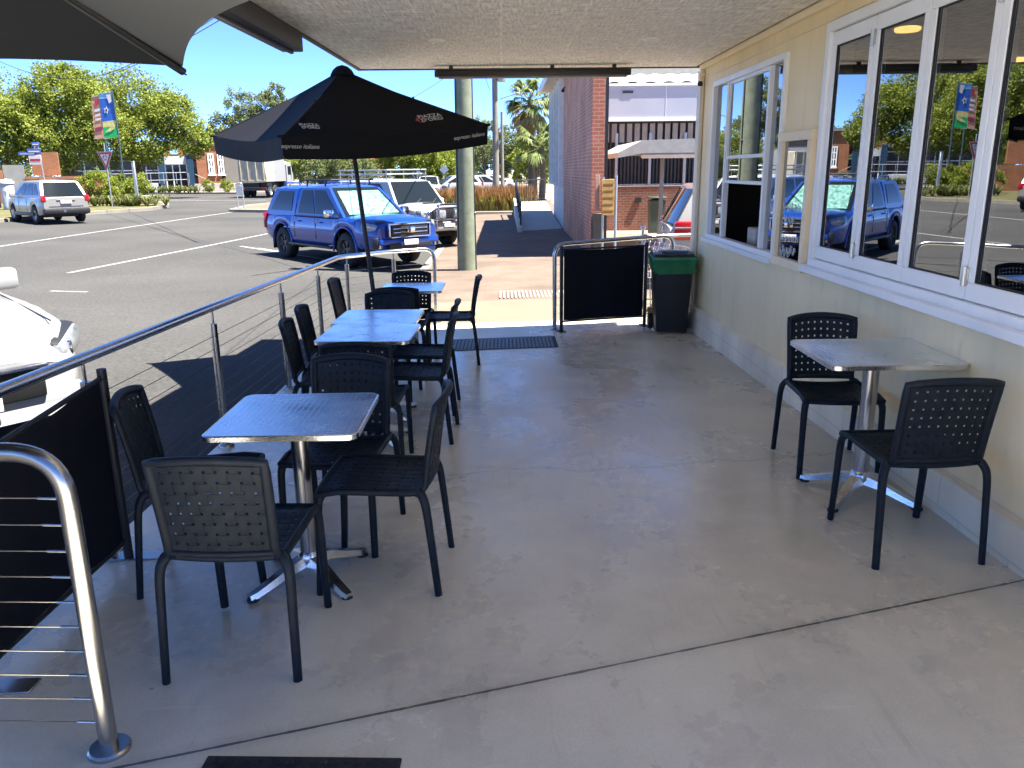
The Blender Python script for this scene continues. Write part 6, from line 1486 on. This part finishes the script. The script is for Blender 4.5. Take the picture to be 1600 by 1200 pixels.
b = MB(); b.b2(1.66, 2.9, 19.9, 34.5, 4.63, 4.67); bp(b, 'eave_soffit', mat('cream_soffit', (.66, .58, .48), .7, 0, .05, 3), smooth=False)
b = MB(); b.b2(1.60, 1.658, 19.9, 34.5, 4.58, 4.86, .005); bp(b, 'gutter', mat('white_gutter', (.72, .71, .68), .5), smooth=False)
b = MB(); b.add([(1.66, 19.9, 4.68), (1.66, 34.5, 4.68), (2.9, 34.5, 5.0), (2.9, 19.9, 5.0)], [(0, 3, 2, 1)]); bp(b, 'roof', mat('roof_sheet', (.5, .5, .5), .5), smooth=False)
b = MB(); b.b2(2.445, 2.9, 28.1, 34, -.46, 4.6); bp(b, 'inner_block', M_dark, smooth=False)
b = MB(); b.b2(2.45, 2.52, 19.22, 19.29, -.46, 4.9); bp(b, 'downpipe', M_black, smooth=False)
b = MB(); b.b2(2.17, 2.42, 19.05, 19.19, -.46, .62, .01); bp(b, 'meter_box', mat('dark_meter_box', (.03, .028, .026), .6))
b = MB(); b.lathe([(.0, -.06), (.05, -.05), (.06, 0), (.03, .04)], (2.06, 27.4, 4.1), 12); b.tube([(2.14, 27.4, 4.2), (2.06, 27.4, 4.15), (2.06, 27.4, 4.1)], .02, 6); bp(b, 'security_light', M_black)
bb_.location.x -= .08
# access ramp beside that building with low wall and handrails
rp = thing('access_ramp', 'sloping concrete access ramp with side wall and dark handrails beside the brick building', 'ramp', (1.36, 27.6, -.46))
zR = lambda y: max(0, (y - 29) * .052)
b = MB(); b.add([(-.72, 0, .006), (.69, 0, .006), (.69, 11, .58), (-.72, 11, .58)], [(0, 1, 2, 3)]); b.add([(-.72, 11, .58), (.69, 11, .58), (.69, 13, .58), (-.72, 13, .58)], [(0, 1, 2, 3)]); b.build('ramp_surface', mat('ramp_grey_concrete', (.42, .39, .34), .8, 0, .08, 2), rp, smooth=False)
b = MB(); b.add([(x, y, z) for x in (-.88, -.73) for y, z in ((-.1, -.02), (-.1, .22), (11, .80), (11, -.02))], [(0, 3, 2, 1), (4, 5, 6, 7), (0, 1, 5, 4), (1, 2, 6, 5), (2, 3, 7, 6)]); b.build('side_wall', mat('pale_ramp_wall', (.56, .53, .48), .8, 0, .1, 2), rp, smooth=False)
b = MB(); b.tube(fillet([(-.78, .3, .2), (-.78, .3, 1.02), (-.78, 11, 1.62), (.7, 12.9, 1.62)], .1), .03, 8)
for k in range(5): b.tube([(-.78, 2.6 + 2 * k, .3 + .1 * k), (-.78, 2.6 + 2 * k, 1.15 + .112 * k)], .022, 8)
for k in range(13): b.tube([(-.70 + k * .11, 11.1 + k * .14, .58), (-.70 + k * .11, 11.1 + k * .14, 1.6)], .014, 6)
b.tube([(-.78, 11, .72), (.7, 12.9, .72)], .014, 6); b.build('handrail', M_black, rp)

# ------------------------------------------------------------------ white hall behind the driveway: fascia, ribbed roof, dark slatted screen over a brick wall
wh = thing('white_hall', 'white clad hall with ribbed pale roof, dark slatted screen and red brick base', 'building', (6, 28.2, -.46))
HX, HY, HZ = 6, 28.2, -.46
def hpz(mb, nm, m_, **k): mb.v = [tuple(V(p) - V((HX, HY, HZ))) for p in mb.v]; return mb.build(nm, m_, wh, **k)
zf0, zf1 = at(1000, 185, 28).z, at(1000, 133, 28).z
b = MB(); b.b2(2.9, 14, 28.0, 28.3, zf0, zf1); hpz(b, 'fascia_panel', M_whitewall, smooth=False)
b = MB()
for xx in (5.45, 8.2): b.b2(xx, xx + .012, 27.992, 27.998, zf0 + .02, zf1 - .02)
b.b2(2.9, 14, 27.97, 27.999, zf0 - .09, zf0 + .01); b.b2(2.9, 14, 27.96, 27.999, zf1 - .02, zf1 + .06); hpz(b, 'fascia_trim', M_white, smooth=False)
b = MB(); b.b2(4.0, 4.35, 27.975, 27.999, zf0 + .80, zf0 + .88); hpz(b, 'vent', M_trim, smooth=False)
b = MB(); xs_ = 2.9; vs = []; nR = 74
for k in range(nR + 1):
    x = 2.9 + k * .15; h = .05 if k % 4 in (1, 2) else 0
    vs += [(x, 28.0, zf1 + .065 + h), (x, 34, zf1 + .95 + h)]
b.add(vs, [(2 * k, 2 * k + 2, 2 * k + 3, 2 * k + 1) for k in range(nR)]); hpz(b, 'ribbed_roof', mat('pale_ribbed_roof', (.42, .41, .37), .45, .0, .05, 2), smooth=False)
b = MB(); b.b2(2.9, 14, 34.02, 34.3, zf0, zf1 + 2.6); hpz(b, 'upper_wall', mat('cream_upper_wall', (.30, .29, .25), .7), smooth=False)
zs0 = at(1000, 292, 27).z
b = MB(); b.b2(2.9, 14, 28.62, 28.7, zs0, zf0 - .1); hpz(b, 'screen_backing', mat('charcoal_backing', (.07, .07, .08), .7, 0, .15, 2), smooth=False)
b = MB()
for k in range(86): b.b2(2.92 + k * .125, 2.985 + k * .125, 28.50, 28.6, zs0 + .02, zf0 - .12)
hpz(b, 'screen_slats', mat('dark_steel_slats', (.035, .036, .042), .6, .1, .2, 3), smooth=False)
b = MB()
for xx in (3.85, 5.0, 6.2, 7.6): b.b2(xx, xx + .09, 28.36, 28.46, zs0, zs0 + 1.75)
for zz in (zs0 + .02, zs0 + 1.05): b.b2(2.9, 14, 28.465, 28.495, zz, zz + .05)
hpz(b, 'screen_posts', M_grey_pole, smooth=False)
b = MB()
for k in range(40): b.b2(2.95 + k * .26, 3.12 + k * .26, 28.44, 28.49, zf0 - .75, zf0 - .14)
hpz(b, 'upper_blinds', mat('grey_blind_slats', (.30, .29, .27), .8, 0, .15, 3), smooth=False)
b = MB(); b.b2(2.72, 14, 28.2, 28.55, -.5, zs0 - .01); hpz(b, 'brick_base', brick_mat('dull_red_brick', (.20, .072, .042), (.145, .05, .031), (.18, .13, .10), 'x'), smooth=False)
b = MB(); b.b2(4.55, 4.75, 28.12, 28.19, zs0 - .55, zs0 - .38); hpz(b, 'wall_light', M_trim)
# carport roof reaching in from the right
cp = thing('carport', 'pale flat carport roof with a tapered edge reaching in over the driveway', 'carport', (6.0, 21.5, -.45))
zc0, zc1 = at(1010, 246, 20).z, at(1010, 219, 20).z
b = MB(); poly = [(at(966, 238, 20).x, zc1 - .28), (at(1004, 220, 20).x, zc1), (9, zc1 + .12), (9, zc0 + .1), (at(1004, 246, 20).x, zc0 + .1), (at(966, 246, 20).x, zc1 - .40)]
b.prism([(p[0] - 6, p[1] + .45) for p in poly], 4.2, Matrix(((1, 0, 0, 0), (0, 0, -1, 2.7), (0, 1, 0, 0), (0, 0, 0, 1)))); b.build('roof', mat('weathered_pale_fascia', (.30, .30, .285), .75, 0, .15, 6, .2, 30), cp, smooth=False)
b = MB(); x_ = at(1004, 246, 20).x - 6; b.b2(x_, 3, -1.42, -1.2, zc0 + .45 - .02, zc0 + .45 + .09, .03); b.build('gutter', mat('cream_gutter', (.66, .62, .54), .5), cp)
b = MB()
for xx in (-1.6, -.6, .4): b.b2(xx, xx + .1, 1.5, 1.6, 0, zc0 + .5)
b.build('post', M_steel_d, cp)
# yellow timber notice board on two posts
nb = thing('notice_board', 'weathered yellow timber notice board on two posts beside the brick wall end', 'notice board', (2.60, 18.3, -.46), .12)
za, zb_ = at(957, 336, 18.3).z + .46, at(957, 280, 18.3).z + .46; xw = at(968, 300, 18.3).x - at(948, 300, 18.3).x; xm = at(958, 300, 18.3).x - 2.72
b = MB(); b.box((xm, 0, (za + zb_) / 2), (xw, .05, zb_ - za), Matrix.Rotation(-.03, 3, 'Y'), .006); b.build('board', mat('yellow_timber_board', (.34, .20, .055), .7, 0, .3, 6, .3, 20), nb)
M_bl_ = mat('dark_board_lettering', (.20, .11, .04), .8)
for k in range(5): b = MB(); b.box((xm, -.03, za + .1 + k * (zb_ - za - .2) / 4), (xw * .8, .006, .02)); b.build('writing_band', M_bl_, nb)
b = MB(); b.tube([(xm - .1, .05, 0), (xm - .1, .05, zb_ + .05)], .028, 10); b.tube([(xm + xw / 2 + .04, .0, 0), (xm + xw / 2 + .04, .0, zb_ + .08)], .03, 10); b.build('post', M_grey_pole, nb)
b = MB(); b.box((xm - xw * .75, .12, (za + zb_) / 2 + .1), (.10, .04, zb_ - za), None, .005); b.build('side_board', mat('pinkish_side_board', (.34, .2, .15), .8), nb)
# low galvanised rail with a ball capped post behind the terrace loop
lr = thing('pipe_barrier', 'low galvanised pipe barrier with a ball topped post behind the terrace railing loop', 'barrier', (at(1008, 400, 11).x, 11, fl(2, 11)))
zt_ = at(1008, 366, 11).z - fl(2, 11); xr_ = at(1085, 362, 11).x - lr.location.x
b = MB(); b.tube([(0, 0, 0), (0, 0, zt_)], .026, 12); b.tube([(-.04, 0, 0), (-.04, 0, zt_ + .08)], .018, 10); b.lathe([(0, .07), (.03, .06), (.04, .03), (.03, 0), (.0, -.005)], (-.04, 0, zt_ + .06), 14); b.build('post', M_steel, lr)
b = MB(); b.tube([(0, 0, zt_ - .03), (xr_, .05, zt_ - .02)], .026, 12); b.build('rail', M_grey_pole, lr)
# wire basket with odds and ends behind the bin
wb = thing('wire_trolley', 'wire shopping trolley parked behind the bin and the railing loop', 'trolley', (at(1045, 420, 10.4).x, 10.5, fl(2, 10.4)), .1)
b = MB()
def Wp(s, t_, k): return [V((-.33 + .66 * s, -.25, .48 + .40 * t_)), V((-.33 + .66 * s, .25, .48 + .44 * t_))][k]
for k in (0, 1):
    for i in range(11): b.tube([Wp(i / 10, 0, k), Wp(min(1, i / 10 + .15), 1 - .25 * (i / 10), k)], .004, 5)
    for j in range(6): b.tube([Wp(0, j / 5, k), Wp(1, j / 5 * .75, k)], .004, 5)
for i in range(11): b.tube([V((-.33 + .066 * i, -.25, .48)), V((-.33 + .066 * i, .25, .48))], .004, 5)
for t_ in (0, .5, 1): b.tube([Wp(0, t_, 0), Wp(0, t_, 1)], .005, 5); b.tube([Wp(1, t_ * .75, 0), Wp(1, t_ * .75, 1)], .005, 5)
b.build('basket', M_chrome, wb)
b = MB()
for s in (-1, 1): b.tube([(-.36, s * .24, .95), (-.30, s * .24, .45), (-.28, s * .24, .12), (.30, s * .22, .12)], .012, 8)
b.tube([(-.36, -.26, .95), (-.36, .26, .95)], .016, 8); b.build('frame', M_steel_d, wb)
for x in (-.26, .28):
    for s in (-1, 1): b = MB(); b.lathe([(.02, -.015), (.055, -.015), (.055, .015), (.02, .015)], (x, s * .22, .055), 14, Matrix.Rotation(PI / 2, 3, 'X')); b.build('wheel', M_tyre, wb)
b = MB(); b.tube([(.02, -.1, .62), (.16, .06, .70)], .07, 10); tag(b.build('red_bag', mat('red_fabric', (.35, .05, .05), .8)), 'dull red bundle lying in the wire trolley behind the bin', 'bundle'); bpy.data.objects['red_bag'].location = wb.location
b = MB(); b.lathe([(.30, 0), (.30, .05), (.34, 1.0), (.36, 1.02), (.36, 1.08), (.1, 1.14)], n=4, M=Matrix.Rotation(PI / 4, 3, 'Z')); gb = thing('rubbish_bin', 'dark green rubbish bin standing by the red brick base beside the white SUV', 'bin', (at(1025, 340, 26.4).x, 26.4, -.46)); b.build('body', mat('dull_green_bin', (.05, .075, .055), .6), gb, smooth=False)
b = MB(); b.b2(-.3, .3, -.3, .3, 1.15, 1.2, .02); b.build('lid', mat('dark_green_lid', (.03, .05, .04), .6), gb)
